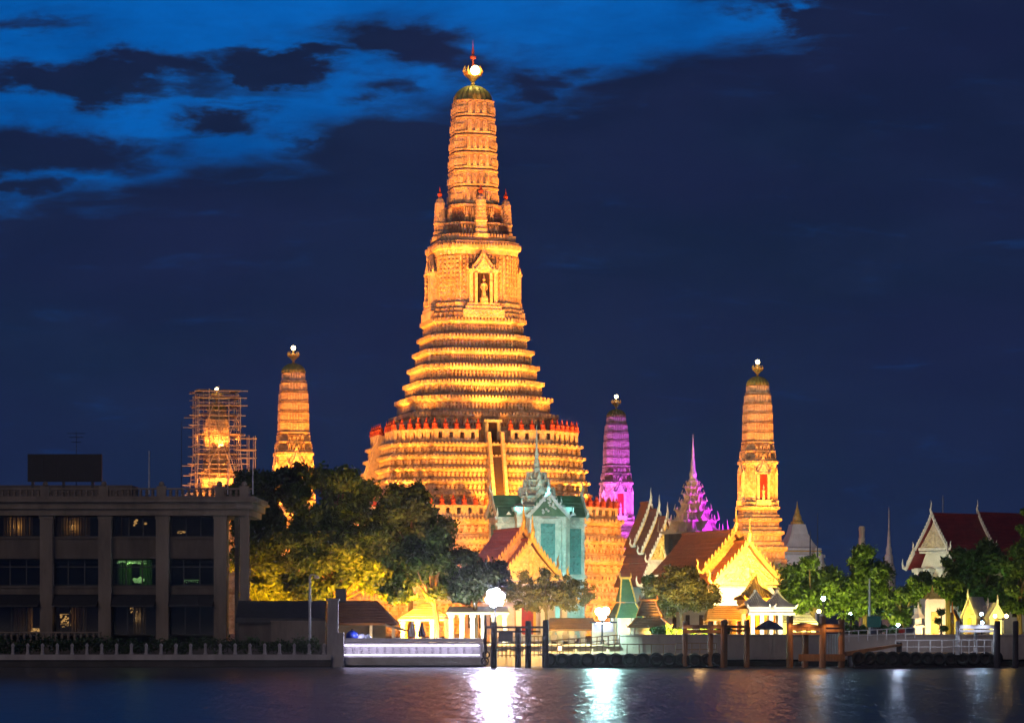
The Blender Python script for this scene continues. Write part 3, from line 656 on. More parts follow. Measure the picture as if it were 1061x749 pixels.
def hall(name, label, cat, px, Y, rz, W_, Ln, eave, ridge, o):
    """gable front at the local origin facing -y, the ridge running back along +y"""
    t = thing(name, label, cat, (wx(px, Y), Y, GZ), rz); e, r = eave - GZ, ridge - GZ; hw = W_ / 2
    wl = o.get('wall', 'white_wall')
    b = MB(); b.box((0, Ln / 2 + 1.2, e / 2 - .1), (W_ - 2.4, Ln - 2.4, e - .2)); b.box((0, Ln / 2, .35), (W_ + .6, Ln + 1.0, .7)); b.box((0, Ln / 2 + 1.2, e * .12), (W_ - 2.0, Ln - 2.0, .25))
    b.prism([(-hw * .86, e - .2), (hw * .86, e - .2), (hw * .3, e + (r - e) * .62), (0, r - .6), (-hw * .3, e + (r - e) * .62)], 1.1, Ln - 1.0); b.build('wall', wl, t)
    for i, f in enumerate((-.82, -.3, .3, .82) if not o.get('nocol') else ()):
        c = MB(); c.box((f * hw, .55, e / 2), (.62, .62, e)); c.box((f * hw, .55, .55), (.9, .9, .5)); c.box((f * hw, .55, e - .3), (.95, .95, .4), 0, 1.1); c.build('column', wl, t)
    if o.get('door'):
        d = MB(); d.box((0, 2.36, 2.2), (1.7, .12, 3.0)); d.build('door', o['door'], t)
        d = MB(); d.box((0, 2.3, 3.85), (2.4, .3, .3)); d.prism([(-1.2, 4.0), (1.2, 4.0), (0, 5.2)], 2.2, 2.44)
        for s_ in (-1, 1): d.box((s_ * 1.0, 2.3, 2.2), (.28, .3, 3.2))
        d.build('door_surround', o.get('trim', 'gold'), t)
    for i in range(int(Ln // 4.2)):
        y = 3.6 + i * 4.2
        if y > Ln - 2: break
        for s_ in (-1, 1):
            d = MB(); d.box((s_ * (hw - 1.2), y, e * .52), (.1, 1.2, e * .42)); d.build('window', 'recess_shade', t)
    n = o.get('tiers', 2); dz = o.get('step', 1.5); ins = o.get('inset', 3.5)
    for k in range(n):                                  # telescoped roofs, the lowest in front
        y0 = k * ins; rr = r + k * dz; y1 = (Ln - k * ins) if o.get('both', True) else Ln
        ee = e + k * dz * .8; ww = hw * (1 - .03 * k)
        rf = roof_part(t, y0 - .0, y1, ww * .74, e + (r - e) * .36 + k * dz, rr, o['roof'])
        if k == 0: roof_part(t, y0 - .2, y1 + .2, 0, 0, 0, o['roof']) if False else None
        barge(t, y0 - .1, ww * .74, e + (r - e) * .36 + k * dz, rr, o['barge'], 10, o.get('sc', 1.0))
        if k == 0: pediment(t, y0 + .35, ww * .74, e + (r - e) * .36, rr, o['ped'], o.get('relief', True), o.get('trim'))
        else: pediment(t, y0 + .35, ww * .74, e + (r - e) * .36 + k * dz, rr, o['ped'], False, o.get('trim'))
    # lower skirt roof along both sides
    ez = e; iz = e + (r - e) * .36
    for s_ in (-1, 1):
        b = MB(); b.prism([(s_ * hw * .70, iz - .25), (s_ * hw * 1.06, ez), (s_ * hw * 1.06, ez - .22), (s_ * hw * .70, iz - .5)], -.3, Ln + .3)
        for i in range(1, 5):
            f = i / 5; b.box((s_ * hw * (.70 + .36 * f), Ln / 2, iz - .23 + (ez - iz + .25) * f), (.16, Ln + .5, .08))
        b.build('skirt_roof', o.get('skirt', o['roof']), t)
        g = MB(); g.prism([(s_ * hw * .72, iz - .1), (s_ * hw * 1.1, ez + .12), (s_ * hw * 1.1, ez - .32), (s_ * hw * .72, iz - .6)], -.55, -.3)
        for i in range(1, 6):
            f = i / 6; x = s_ * hw * (.72 + .38 * f); z = iz - .1 + (ez - iz + .2) * f; g.prism([(x - .14, z), (x + .14, z), (x, z + .5)], -.48, -.38)
        x = s_ * hw * 1.1; g.tube([(x, -.42, ez - .1), (x + s_ * .4, -.42, ez), (x + s_ * .55, -.42, ez + .5), (x + s_ * .5, -.42, ez + 1.1)], [.2, .18, .12, .02], 6)
        g.build('skirt_bargeboard', o['barge'], t)
    return t
# golden gabled hall on the right of the tower
YR = 312
hall('temple_hall', 'hall with glowing golden gable over white wall and long orange tiled roof', 'temple hall', 776, YR, R(17), 10.6, 20.5, wz(627, YR), wz(561, YR),
     dict(roof='roof_orange', skirt='roof_grey', barge='gold', ped='gold_relief', wall='white_wall', tiers=2, step=1.25, inset=4.0, both=False, door='red_door'))
# golden gabled hall before the teal shrine
YG = 310
hall('temple_hall', 'hall with golden gable and reddish roof in front of the teal lit shrine', 'temple hall', 551, YG, R(17), 9.2, 14, wz(622, YG), wz(559, YG),
     dict(roof='roof_red', barge='gold', ped='gold_relief', wall='white_wall', tiers=2, step=1.2, inset=3.2, both=False, door='red_door'))
# white gabled ordination hall with three stepped red roofs
YV = 352
hall('ordination_hall', 'hall with pale gold gable seen askew and three stepped red roofs', 'temple hall', 691, YV, R(17), 6.4, 9.5, wz(606, YV), wz(536, YV),
     dict(roof='roof_red', barge='white_trim', ped='gold_relief', wall='white_wall', tiers=3, step=1.0, inset=3.0, both=False, trim='white_trim', sc=.7))
# dark red roofed hall at the right edge
YE = 330
hall('monastery_hall', 'hall with cream gable and broad dark red roof at the right edge', 'temple hall', 966, YE, R(-50), 6.6, 26, wz(588, YE), wz(533, YE),
     dict(roof='roof_maroon', barge='white_trim', ped='cream_wall', wall='white_wall', tiers=2, step=.25, inset=8, both=False, trim='white_trim', relief=True, sc=.6))

# ------------------------------------------------------------------ teal lit shrine with a spire, cross shaped
YT = 352; cx = wx(556, YT)
T = thing('spired_shrine', 'teal lit cross shaped shrine with green roofs and slender spire', 'shrine', (cx, YT, 0), R(14))
def tz(py): return wz(py, YT - 3)
b = MB(); k = mm(1, YT)
b.box((0, 0, (tz(525) + GZ) / 2), (k * 56, k * 56, tz(525) - GZ)); b.box((0, 0, (tz(535) + GZ) / 2), (k * 88, k * 34, tz(535) - GZ)); b.box((0, 0, (tz(535) + GZ) / 2 - .003), (k * 34, k * 88, tz(535) - GZ))
for z, d in ((tz(600), .5), (tz(607), .9), (tz(615), 1.3)):
    for w, l in ((88, 34), (34, 88), (56, 56)): b.box((0, 0, z - .3 - d * .01 - w * .0004), (k * w + d, k * l + d, .6))
for w, l, p in ((88, 34, 537), (34, 88, 537), (56, 56, 527)): b.box((0, 0, tz(p) - w * .0005), (k * w + .5, k * l + .5, .5)); b.box((0, 0, tz(p) - .9 - w * .0005), (k * w + .25, k * l + .25, .3))
for s_ in (-1, 1):
    for a, c in ((88, 34), (34, 88)):
        for q in (-1, 1): b.box((s_ * k * a / 2, q * k * c / 2, (tz(537) + GZ) / 2), (.55, .55, tz(537) - GZ - .2))
b.build('wall', 'stucco_grey', T)
def shrine_window(w, h, loc, rz):
    f = MB(); f.box((0, 0, 0), (w + .9, .3, h + .5)); f.box((0, -.05, h / 2 + .35), (w + 1.4, .5, .35)); f.prism([(-w * .7, h / 2 + .5), (w * .7, h / 2 + .5), (0, h / 2 + 1.9)], -.2, .15); f.box((0, -.05, -h / 2 - .35), (w + 1.3, .5, .35))
    o = f.build('window', 'stucco_grey', T, loc=loc); o.rotation_euler = (0, 0, rz)
    p = MB(); p.box((0, -.2, -.1), (w, .12, h))
    for i in range(7):
        for j in (-1, 0, 1): p.ball((j * w * .3, -.27, -h / 2 + h * (i + .5) / 7), .14, 6, 4)
    p.build('shutter', 'teal_panel', o)
hwn = tz(542) - tz(592)
shrine_window(1.75, hwn, (0, -k * 44 - .05, (tz(542) + tz(592)) / 2), 0)
for s_ in (-1, 1): shrine_window(1.9, hwn * .95, (s_ * k * 34.5, -k * 17 - .05, (tz(548) + tz(592)) / 2), 0)
for s_ in (-1, 1): shrine_window(1.9, hwn, (s_ * (k * 44 + .05), 0, (tz(542) + tz(592)) / 2), s_ * math.pi / 2)
def wing(rz, front):
    z0, z1 = tz(537) + .2, tz(512); w = k * 17 + .5; b = MB(); y1 = -k * 44 - .4
    b.prism([(-w, z0), (w, z0), (w * .45, z0 + (z1 - z0) * .5), (0, z1), (-w * .45, z0 + (z1 - z0) * .5)], y1, 0)
    for i in range(1, 6):
        for e in (-1, 1): f = i / 6; b.box((e * w * (1 - f) * .92, y1 / 2, z0 + (z1 - z0) * f * .95), (.14, -y1, .12))
    o = b.spin(rz).build('roof', 'roof_green', T)
    g = MB(); c = [(w * 1.06, z0), (w * .5, z0 + (z1 - z0) * .52), (0, z1 + .25)]
    for e in (-1, 1):
        for p, q in zip(c, c[1:]): g.prism([(e * p[0], p[1] + .15), (e * q[0], q[1] + .15), (e * q[0], q[1] - .4), (e * p[0], p[1] - .4)], y1 - .25, y1)
        g.tube([(e * w, y1 - .1, z0), (e * w * 1.2, y1 - .1, z0 + .2), (e * w * 1.25, y1 - .1, z0 + 1.1)], [.2, .18, .03], 5)
        for i in range(1, 7): f = i / 7; x = w * (1 - f); z = z0 + (z1 - z0) * f * (1.0 - .05); g.prism([(e * x - .12, z + .1), (e * x + .12, z + .1), (e * x, z + .7)], y1 - .2, y1 - .1)
    g.tube([(0, y1, z1), (0, y1 - .3, z1 + .7), (0, y1 - .15, z1 + 1.8)], [.2, .16, .02], 5)
    for i in range(20): g.ball((random.uniform(-.5, .5) * w * (1 - i / 22), y1 - .03, z0 + .4 + i * (z1 - z0) * .042), .17, 6, 4)
    g.spin(rz).build('gable', 'stucco_grey', T)
for q in range(4): wing(q * math.pi / 2, q == 0)
b = MB(); zz = [tz(525), tz(515), tz(506), tz(498), tz(490)]; ss = [23, 15.5, 10.5, 7.2, 4.6]
for i in range(4):
    a, c = zz[i], zz[i + 1]; s0, s1 = k * ss[i], k * ss[i + 1]; b.loft(P3, [(a, s0 + .35), (a + .25, s0 + .35), (a + .5 * (c - a), s1 + (s0 - s1) * .4), (c, s1 + .02)])
    for kx in (0, 1, 2, 3):
        t_ = kx * math.pi / 2; m_ = MB(); m_.prism([(-s0 * .4, a + .2), (s0 * .4, a + .2), (0, a + .2 + (c - a) * 1.1)], -s0 - .45, -s0 + .6); m_.spin(t_); b.add(m_.v, m_.f)
    for sx in (-1, 1):
        for sy in (-1, 1): b.tube([(sx * s0 * .85, sy * s0 * .85, a + .2), (sx * (s0 * .85 + .2), sy * (s0 * .85 + .2), a + .6), (sx * (s0 * .85 + .1), sy * (s0 * .85 + .1), a + 1.3)], [.14, .12, .02], 5)
b.lathe([(k * 4.6, tz(490)), (k * 3.8, tz(487)), (k * 4.1, tz(484)), (k * 3, tz(482)), (k * 3.2, tz(478)), (k * 2.2, tz(474)), (k * 1.9, tz(469)), (k * 1.3, tz(462)), (k * .9, tz(450)), (.02, tz(438))], 10)
b.build('spire', 'stucco_grey', T)

# ------------------------------------------------------------------ spired hall behind, its right side purple
YP = 340; P = thing('spired_hall', 'dark spired pavilion roof with one side floodlit vivid purple', 'shrine', (wx(718, YP), YP, 0), R(30))
def qz(py): return wz(py, YP)
kk = mm(1, YP); b = MB(); b.box((0, 0, (qz(553) + GZ) / 2), (kk * 34, kk * 34, qz(553) - GZ))
for sx in (-1, 1):
    for sy in (-1, 1): b.box((sx * kk * 17, sy * kk * 17, (qz(553) + GZ) / 2), (1, 1, qz(553) - GZ))
b.box((0, 0, qz(555)), (kk * 40, kk * 40, .8)); b.build('wall', 'hotel_spandrel', P)
ss = [26, 18, 12, 8, 5.8, 4.4]; yy = [553, 541, 531, 522, 514, 507, 501]
for i in range(6):
    b = MB(); a, c = qz(yy[i]), qz(yy[i + 1]); s0 = kk * ss[i] * .92; s1 = kk * (ss[i + 1] if i < 5 else 4.2) * .92
    b.loft(P3, [(a, s0 + .3), (a + .25, s0 + .3), (a + .3, s0), (a + .5 * (c - a), s1 + (s0 - s1) * .4), (c, s1)])
    for q in range(4):
        m_ = MB(); m_.prism([(-s0 * .36, a + .15), (s0 * .36, a + .15), (s0 * .12, a + (c - a) * .6), (0, a + .2 + (c - a) * .95), (-s0 * .12, a + (c - a) * .6)], -s0 - .35, 0)
        for e in (-1, 1):
            m_.tube([(e * s0 * .45, -s0 - .25, a + .15), (e * s0 * .6, -s0 - .4, a + .3), (e * s0 * .62, -s0 - .35, a + .4 + s0 * .28)], [.13, .11, .02], 5)
            m_.tube([(e * s0 * .95, -s0 * .95, a + .15), (e * (s0 * .95 + .4), -s0 * .95 - .4, a + .35), (e * (s0 * .95 + .3), -s0 * .95 - .3, a + .5 + s0 * .45)], [.14, .12, .02], 5)
        m_.tube([(0, -s0 - .3, a + (c - a) * .8), (0, -s0 - .5, a + .3 + (c - a) * .9), (0, -s0 - .35, a + .3 + s0 * .2 + (c - a))], [.12, .1, .02], 5)
        m_.spin(q * math.pi / 2); b.add(m_.v, m_.f)
    b.build('roof_tier', 'cream_wall', P)
b = MB(); b.lathe([(kk * 4.6, qz(501)), (kk * 5, qz(498)), (kk * 3.6, qz(495)), (kk * 4.0, qz(491)), (kk * 2.6, qz(487)), (kk * 2.2, qz(480)), (kk * 1.5, qz(474)), (kk * 1.2, qz(466)), (kk * .5, qz(458)), (.02, qz(450))], 12); b.build('spire', 'white_trim', P)

# ------------------------------------------------------------------ white bell shaped chedi and slender spires behind the trees
YC = 430; C = thing('white_stupa', 'white stupa with concave roof and golden finial right of the orange tower', 'stupa', (wx(826, YC), YC, 0), R(14)); kc = mm(1, YC)
def cz(py): return wz(py, YC)
b = MB(); SQ = redent(2, .08); b.loft(SQ, [(GZ, kc * 24), (cz(585), kc * 24), (cz(584), kc * 23), (cz(578), kc * 22)]); b.build('base', 'white_wall', C)
b = MB(); b.loft(SQ, [(cz(578), kc * 23.5), (cz(575), kc * 23.5), (cz(574.5), kc * 21.5), (cz(571), kc * 19.5), (cz(569.5), kc * 20.5), (cz(568), kc * 20.3), (cz(567.5), kc * 17.5), (cz(561), kc * 13), (cz(553), kc * 9.3), (cz(543), kc * 7)]); b.build('roof', 'white_wall', C)
MB().loft(SQ, [(cz(571.8), kc * 20.8), (cz(570.6), kc * 20.8)]).build('gold_band', 'gold', C)
MB().lathe([(kc * 7, cz(543)), (kc * 7.2, cz(541)), (kc * 5, cz(539)), (kc * 4.4, cz(535)), (kc * 2.8, cz(532)), (kc * 2.4, cz(529)), (kc * 1.1, cz(526)), (.02, cz(519))], 10).build('finial', 'gold', C)
def mast(name, label, cat, px, Y, ptop, prof, mat='white_wall', n=10):
    k = mm(1, Y); b = MB(); b.lathe([(r * k, wz(p, Y) if p else GZ) for r, p in prof], n)
    o = b.build(name, mat, loc=(wx(px, Y), Y, 0)); return tag(o, label, cat)
mast('slender_stupa', 'thin pale needle spire between the two bright green trees', 'stupa', 921, 420, 530, [(7, None), (7, 590), (5, 584), (4.4, 576), (3, 573), (3.2, 569), (2, 565), (1.5, 556), (.8, 548), (.5, 530), (.05, 524)], 'white_trim')
o = mast('chimney', 'short white chimney with dark bands above the green trees', 'chimney', 893, 400, 545, [(3.4, None), (3.4, 557), (3.0, 556.5), (3.0, 550), (3.3, 549.5), (3.3, 546), (2.6, 545.8), (2.6, 545)], 'white_wall')
mast('antenna_mast', 'hair thin radio mast beside the white stupa', 'antenna', 847, 420, 535, [(.9, None), (.7, 575), (.4, 550), (.25, 531)], 'dark_metal', 6)
mast('antenna_mast', 'thin short mast standing left of the radio mast by the stupa', 'antenna', 839.5, 420, 545, [(1.0, None), (.9, 575), (.5, 556), (.2, 549)], 'dark_metal', 6)
mast('roof_mast', 'thin lightning mast above the dark red hall roof', 'antenna', 977, 345, 515, [(.6, None), (.5, 540), (.3, 513)], 'pale_metal', 6)
# ------------------------------------------------------------------ scaffolding round the left tower
YS = 423.2; SCF = thing('scaffolding', 'pale pole scaffolding cage round the small left tower', 'scaffolding', (wx(224.5, YS), YS, 0), TH)
ks = mm(1, YS); hwS = 21.5 * ks
def scz(py): return wz(py, YS)
lv = [512, 502, 492, 482, 472, 462, 452, 442, 432, 422, 414, 407]
rs = random.Random(3)
ex = [-hwS, -hwS * .5, -hwS * .04, hwS * .45, hwS]
for i, x in enumerate(ex):
    for yy_ in (-hwS, hwS):
        b = MB(); t_ = scz(404 if i in (1, 2) else 411) + rs.uniform(-.6, .9); flare = 1.16 if i in (0, 4) else 1.0
        b.tube([(x * flare, yy_ * flare, GZ), (x * flare, yy_ * flare, scz(512)), (x, yy_, scz(470)), (x, yy_, t_)], .09, 5); b.build('upright', 'scaffold_metal', SCF)
for yy_ in (-hwS * .45, hwS * .2):
    for x in (-hwS, hwS):
        b = MB(); b.tube([(x, yy_, GZ), (x, yy_, scz(409))], .09, 5); b.build('upright', 'scaffold_metal', SCF)
for i, p in enumerate(lv):
    b = MB(); z = scz(p); e = hwS * (1.1 if p > 480 else 1.0); ov = rs.uniform(.2, 1.5)
    for s_ in (-1, 1):
        b.tube([(-e - ov, s_ * hwS, z), (e + rs.uniform(.2, 1.2), s_ * hwS, z + rs.uniform(-.1, .1))], .08, 5); b.tube([(s_ * e, -hwS - .5, z + .12), (s_ * e, hwS + .5, z + .12)], .08, 5)
        b.tube([(-e, s_ * hwS, z - .62), (e, s_ * hwS, z - .62)], .06, 5)
    b.build('ledger', 'scaffold_metal', SCF)
    if i % 2 == 0 or i > 8:
        b = MB()
        for s_ in (-1, 1): b.box((rs.uniform(-.5, .5), s_ * (hwS - .5), z + .22), (hwS * 2.1, .9, .08)); b.box((s_ * (hwS - .5), 0, z + .225), (.9, hwS * 1.7, .07))
        b.build('plank_deck', 'plank_wood', SCF)
for a, c, p, q in ((-1, -.04, 505, 462), (1, .45, 505, 470), (.1, .9, 470, 430), (-.9, -.3, 455, 420), (-.2, .8, 440, 500)):
    b = MB(); b.tube([(a * hwS, -hwS - .15, scz(p)), (c * hwS, -hwS - .15, scz(q))], .07, 5); b.build('brace', 'scaffold_metal', SCF)
# outrigger platform on the right
b = MB(); x1 = hwS + 17 * ks
for z in (scz(455), scz(467), scz(475)): b.tube([(hwS - .5, -hwS, z), (x1, -hwS, z)], .08, 5); b.tube([(hwS - .5, -hwS * .4, z), (x1, -hwS * .4, z)], .08, 5)
for x in (hwS + 9 * ks, x1 - .2):
    for yy_ in (-hwS, -hwS * .4): b.tube([(x, yy_, GZ), (x, yy_, scz(452))], .08, 5)
b.build('outrigger', 'scaffold_metal', SCF)
b = MB(); b.box((hwS + 8 * ks, -hwS * .7, scz(467) + .15), (17 * ks, hwS * .6, .1)); b.build('plank_deck', 'plank_wood', SCF)

# ------------------------------------------------------------------ hotel on the left
YH = 286; kh = mm(1, YH)
H = thing('riverside_hotel', 'unlit three storey concrete hotel with square columns and dark windows', 'building', (0, YH, 0))
def hx(px): return wx(px, YH)
def hz(py): return wz(py, YH)
xl, xr = hx(-70), hx(223)
dep = 14
cols = [-12, 48.5, 109, 168.5, 228.5]
b = MB()
b.box(((xl + xr) / 2, dep - .3, (hz(520) + GZ) / 2), (xr - xl, .4, hz(520) - GZ)); b.box((xl + .2, dep / 2, (hz(520) + GZ) / 2), (.4, dep - 1.2, hz(520) - GZ)); b.box((xr - .2, dep / 2 + .4, (hz(520) + GZ) / 2), (.4, dep - 2, hz(520) - GZ)); b.build('wall', 'hotel_stone', H)
for y0, y1, yn in ((533.5, 533, 'a'), (556, 578.5, 'b'), (607, 615.5, 'c')):
    if yn == 'a': continue
    b = MB(); b.box(((xl + xr) / 2, .55, (hz(y0) + hz(y1)) / 2), (xr - xl, .5, hz(y0) - hz(y1)))
    b.box(((xl + xr) / 2, .40, hz(y0) - .1), (xr - xl - .01, .5, .16)); b.box(((xl + xr) / 2, dep / 2, hz((y0 + y1) / 2)), (xr - xl - .9, dep - 1.4, .5)); b.build('spandrel', 'hotel_spandrel', H)
b = MB(); b.box(((xl + xr) / 2, dep / 2, hz(529)), (xr - xl - .9, dep - 1.4, .3)); b.build('ceiling_slab', 'hotel_spandrel', H)
for c in cols:
    b = MB(); b.box((hx(c), .1, (hz(534) + GZ) / 2), (13 * kh, 1.1, hz(534) - GZ)); b.box((hx(c), .1, hz(536)), (14.5 * kh, 1.25, .3)); b.build('column', 'hotel_stone', H)
b = MB(); b.box((hx(253.5), .1, (hz(534) + GZ) / 2), (9.5 * kh, .95, hz(534) - GZ)); b.build('column', 'hotel_stone', H)
b = MB(); b.box((hx(240.5), 5, (hz(534) + GZ) / 2), (.42, .42, hz(534) - GZ)); b.build('column', 'hotel_stone', H)
xe = hx(259); b = MB()
for z0, z1, o in ((534, 527.5, 0.0), (527.5, 520.5, .35), (520.5, 518, .8), (518, 514.5, .6)): b.box(((xl + xe) / 2, dep / 2 - .8, (hz(z0) + hz(z1)) / 2), (xe - xl + o * 2, dep + o * 2, hz(z1) - hz(z0)))
b.build('cornice', 'hotel_stone', H)
b = MB(); xx = np.arange(xl, xe + .3, 6.2 * kh)
for x in xx: b.lathe([(.14, 0), (.2, .12), (.12, .25), (.19, .42), (.1, .62), (.17, .66)], 6, (x, -.9, hz(514.5)))
b.box(((xl + xe) / 2, -.9, hz(514.5) + .74), (xe - xl + .6, .42, .16))
for c in cols + [254]: b.box((hx(c), -.9, hz(514.5) + .5), (.9, .6, 1.0)); b.ball((hx(c), -.9, hz(514.5) + 1.2), .28, 8, 6)
b.build('roof_balustrade', 'hotel_stone', H)
b = MB(); b.box(((xl + xr) / 2 - 4, dep * .6, hz(514.5) + .6), (xr - xl - 10, 5, 1.6)); b.build('roof_plant_room', 'hotel_spandrel', H)
def hwin(pa, pb, pt, pbm, mull, glass_y=.95, transom=None):
    x0, x1, z0, z1 = hx(pa), hx(pb), hz(pbm), hz(pt); f = MB(); y = glass_y
    for x in [x0 + .06, x1 - .06] + [hx(m) for m in mull]: f.box((x, y, (z0 + z1) / 2), (.12, .14, z1 - z0))
    for z in [z0 + .06, z1 - .06] + ([hz(transom)] if transom else []): f.box(((x0 + x1) / 2, y, z), (x1 - x0 - .25, .13, .12))
    o = f.build('window', 'dark_metal', H); p = MB(); p.box(((x0 + x1) / 2, y, (z0 + z1) / 2), (x1 - x0 - .1, .02, z1 - z0 - .1)); p.build('pane', 'window_glass', o)
for i in range(4):
    a, c = cols[i] + 6.6, cols[i + 1] - 6.6
    hwin(a, c, 534, 556, [a + (c - a) * f for f in (.36, .68)]); hwin(a, c, 578.5, 607, [a + (c - a) * f for f in (.3, .66)], transom=587)
    hwin(a, c, 615.5, 658, [a + (c - a) * f for f in (.33, .66)], transom=628)
    b = MB(); b.prism([(.4, hz(616)), (-1.3, hz(627)), (-1.3, hz(628)), (.45, hz(617))], hx(a) + .1, hx(c) - .1, 'x')
    for f in (.02, .34, .66, .98): b.tube([(hx(a + (c - a) * f), .4, hz(616.5)), (hx(a + (c - a) * f), -1.32, hz(627.3))], .06, 5)
    b.build('awning', 'dark_metal', H)
# what can be seen through the glass: partitions, curtains, lamps
for z0, z1 in ((556, 529), (607, 579), (660, 616)):
    b = MB()
    for c in cols[1:4]: b.box((hx(c), 4.2, (hz(z0) + hz(z1)) / 2), (.25, 6, hz(z1) - hz(z0) - .6))
    b.box(((xl + xr) / 2, 7.4, (hz(z0) + hz(z1)) / 2), (xr - xl - 1, .2, hz(z1) - hz(z0) - .6)); b.build('partition', 'hotel_room', H)
def curtain(pa, pb, pt, pbm, mat='curtain', y=1.6):
    n = max(4, int((pb - pa) * 1.2)); vs = []; fs = []
    for i in range(n + 1):
        x = hx(pa + (pb - pa) * i / n); d = .12 * math.sin(i * 1.9); vs += [(x, y + d, hz(pbm)), (x, y + d, hz(pt))]
    for i in range(n): fs.append((2 * i, 2 * i + 2, 2 * i + 3, 2 * i + 1))
    b = MB(); b.add(vs, fs); b.build('curtain', mat, H, fix=False)
curtain(0, 13.5, 534, 556); curtain(15, 31, 534, 556); curtain(56, 73, 534, 556); curtain(74, 91, 534, 556)
curtain(115, 124, 534, 556, y=1.9); curtain(118, 132, 579, 607, 'curtain_green', 3.5); curtain(139, 152, 579, 607, 'curtain_green', 4.2); curtain(10, 30, 629, 658, y=2.2); curtain(70, 86, 629, 658, y=2.4); curtain(135, 148, 629, 658, y=2.4)
def roomlamp(px, py, w, h, n, mat='lamp_shade', y=2.6, r=.07):
    rr = random.Random(int(px * 7 + py)); b = MB()
    b.tube([(hx(px - w / 2), y + .1, hz(py) + h * .6), (hx(px + w / 2), y + .1, hz(py) + h * .6)], .02, 4)
    for i in range(n): b.ball((hx(px + w * (i / max(1, n - 1) - .5)), y + rr.uniform(-.2, .2), hz(py) + rr.uniform(-.5, .5) * h), r * rr.uniform(.6, 1.3), 6, 4)
    b.build('room_lamp', mat, H)
roomlamp(137, 540, 3, .9, 7, r=.11); roomlamp(147, 543, 3, .4, 3); roomlamp(185, 551, 8, .25, 7); roomlamp(35, 653, 11, .3, 12, y=2.0, r=.1); roomlamp(62, 641, 9, .8, 14, y=3.0, r=.1); roomlamp(64, 648, 12, .3, 8, y=3.0)
roomlamp(133, 632, 3, .4, 4); roomlamp(141, 634, 4, .5, 5); roomlamp(196, 602, 16, .25, 8, 'lamp_green', r=.06); roomlamp(133, 582, 30, .25, 16, 'lamp_green', r=.1); roomlamp(140, 601, 9, .35, 7, 'lamp_green', r=.2); roomlamp(75, 640, 14, 1.2, 9, r=.05)  # the larger green cluster glows in place of a lit plant
for px, py, c, p, y in ((15, 545, (1, .6, .25), 26, 1.25), (74, 545, (1, .6, .25), 20, 1.2), (132, 585, (.5, 1, .25), 26, 2.2), (145, 590, (.55, 1, .3), 26, 2.4), (138, 545, (1, .55, .2), 10, 3), (185, 548, (1, .55, .2), 9, 3), (35, 645, (1, .55, .2), 12, 1.5), (64, 640, (1, .55, .2), 18, 1.6), (140, 640, (.9, .7, .5), 10, 2)):
    point((hx(px), YH + y, hz(py)), c, p, .15)
# billboard seen from behind, on the roof
B = thing('rooftop_billboard', 'large dark blank billboard on short posts on the hotel roof', 'billboard', (0, YH + 6, 0)); YB = YH + 6
b = MB(); x0, x1, z0, z1 = wx(29, YB), wx(105.5, YB), wz(499, YB), wz(470.5, YB); b.box(((x0 + x1) / 2, 0, (z0 + z1) / 2), (x1 - x0, .5, z1 - z0))
for i in range(1, 5): b.box((x0 + (x1 - x0) * i / 5, -.27, (z0 + z1) / 2), (.08, .06, z1 - z0 - .2))
b.build('panel', 'billboard', B)
for p in (34, 66, 96): b = MB(); b.box((wx(p, YB), .0, (z0 + hz(514)) / 2 - .1), (.26, .3, z0 - hz(514) + .6)); b.build('post', 'dark_metal', B)
def aerial(name, label, cat, px, pt, pb, Y, r=.05, bars=()):
    b = MB(); b.tube([(0, 0, wz(pb, Y)), (0, 0, wz(pt, Y))], [r, r * .5], 6)
    for p, w in bars: b.tube([(-w, 0, wz(p, Y)), (w, 0, wz(p, Y))], .03, 5)
    return tag(b.build(name, 'pale_metal' if 'flag' in name else 'dark_metal', loc=(wx(px, Y), Y, 0)), label, cat)
aerial('tv_antenna', 'thin television aerial with cross bars behind the rooftop billboard', 'antenna', 79, 446, 512, 294, .05, ((449, .9), (453, .7), (458, .5)))
aerial('flagpole', 'bare white flagpole on the hotel roof', 'flagpole', 154.5, 467, 512, 292, .1)
aerial('lightning_rod', 'tall hair thin dark rod on the hotel roof beside the scaffolding', 'antenna', 188, 436, 512, 294, .05)
aerial('flagpole', 'pale flagpole rising in front of the dark tree at the hotel roof end', 'flagpole', 262, 474, 512, 290, .07)
aerial('flagpole', 'short pale flagpole standing below the scaffolding on the roof', 'flagpole', 236, 480, 512, 290, .07)

# ------------------------------------------------------------------ hotel river terrace
YW = 268.0
def z8(py): return wz(py, YW)
x0, x1 = wx(-90, YW), wx(343, YW)
b = MB(); b.box(((x0 + x1) / 2, YW + 3.2, (z8(683) - 3) / 2 - .02), (x1 - x0, 6.4, z8(683) + 3)); o = structure(b.build('hotel_terrace', 'dark_concrete'))
b = MB(); b.box(((x0 + x1) / 2, YW + .1, z8(680.6)), (x1 - x0, .7, .5)); tag(b.build('terrace_kerb', 'pale_concrete'), 'pale concrete kerb along the hotel river terrace', 'kerb')
bp = MB(); bp.lathe([(.19, 0), (.21, .1), (.15, .2), (.13, .75), (.17, .82), (.15, .95), (.03, 1.08)], 8)
me0 = None
for i, p in enumerate(np.arange(-2, 340, 15.35)):
    if i == 0: o = bp.build('bollard', 'pale_concrete')
    else: o = o.copy(); COL.objects.link(o)
    o.location = (wx(p, YW + .1), YW + .1, z8(678.5) + .03); tag(o, 'small white post in the long row along the hotel terrace edge', 'bollard', 'white posts along the hotel terrace')
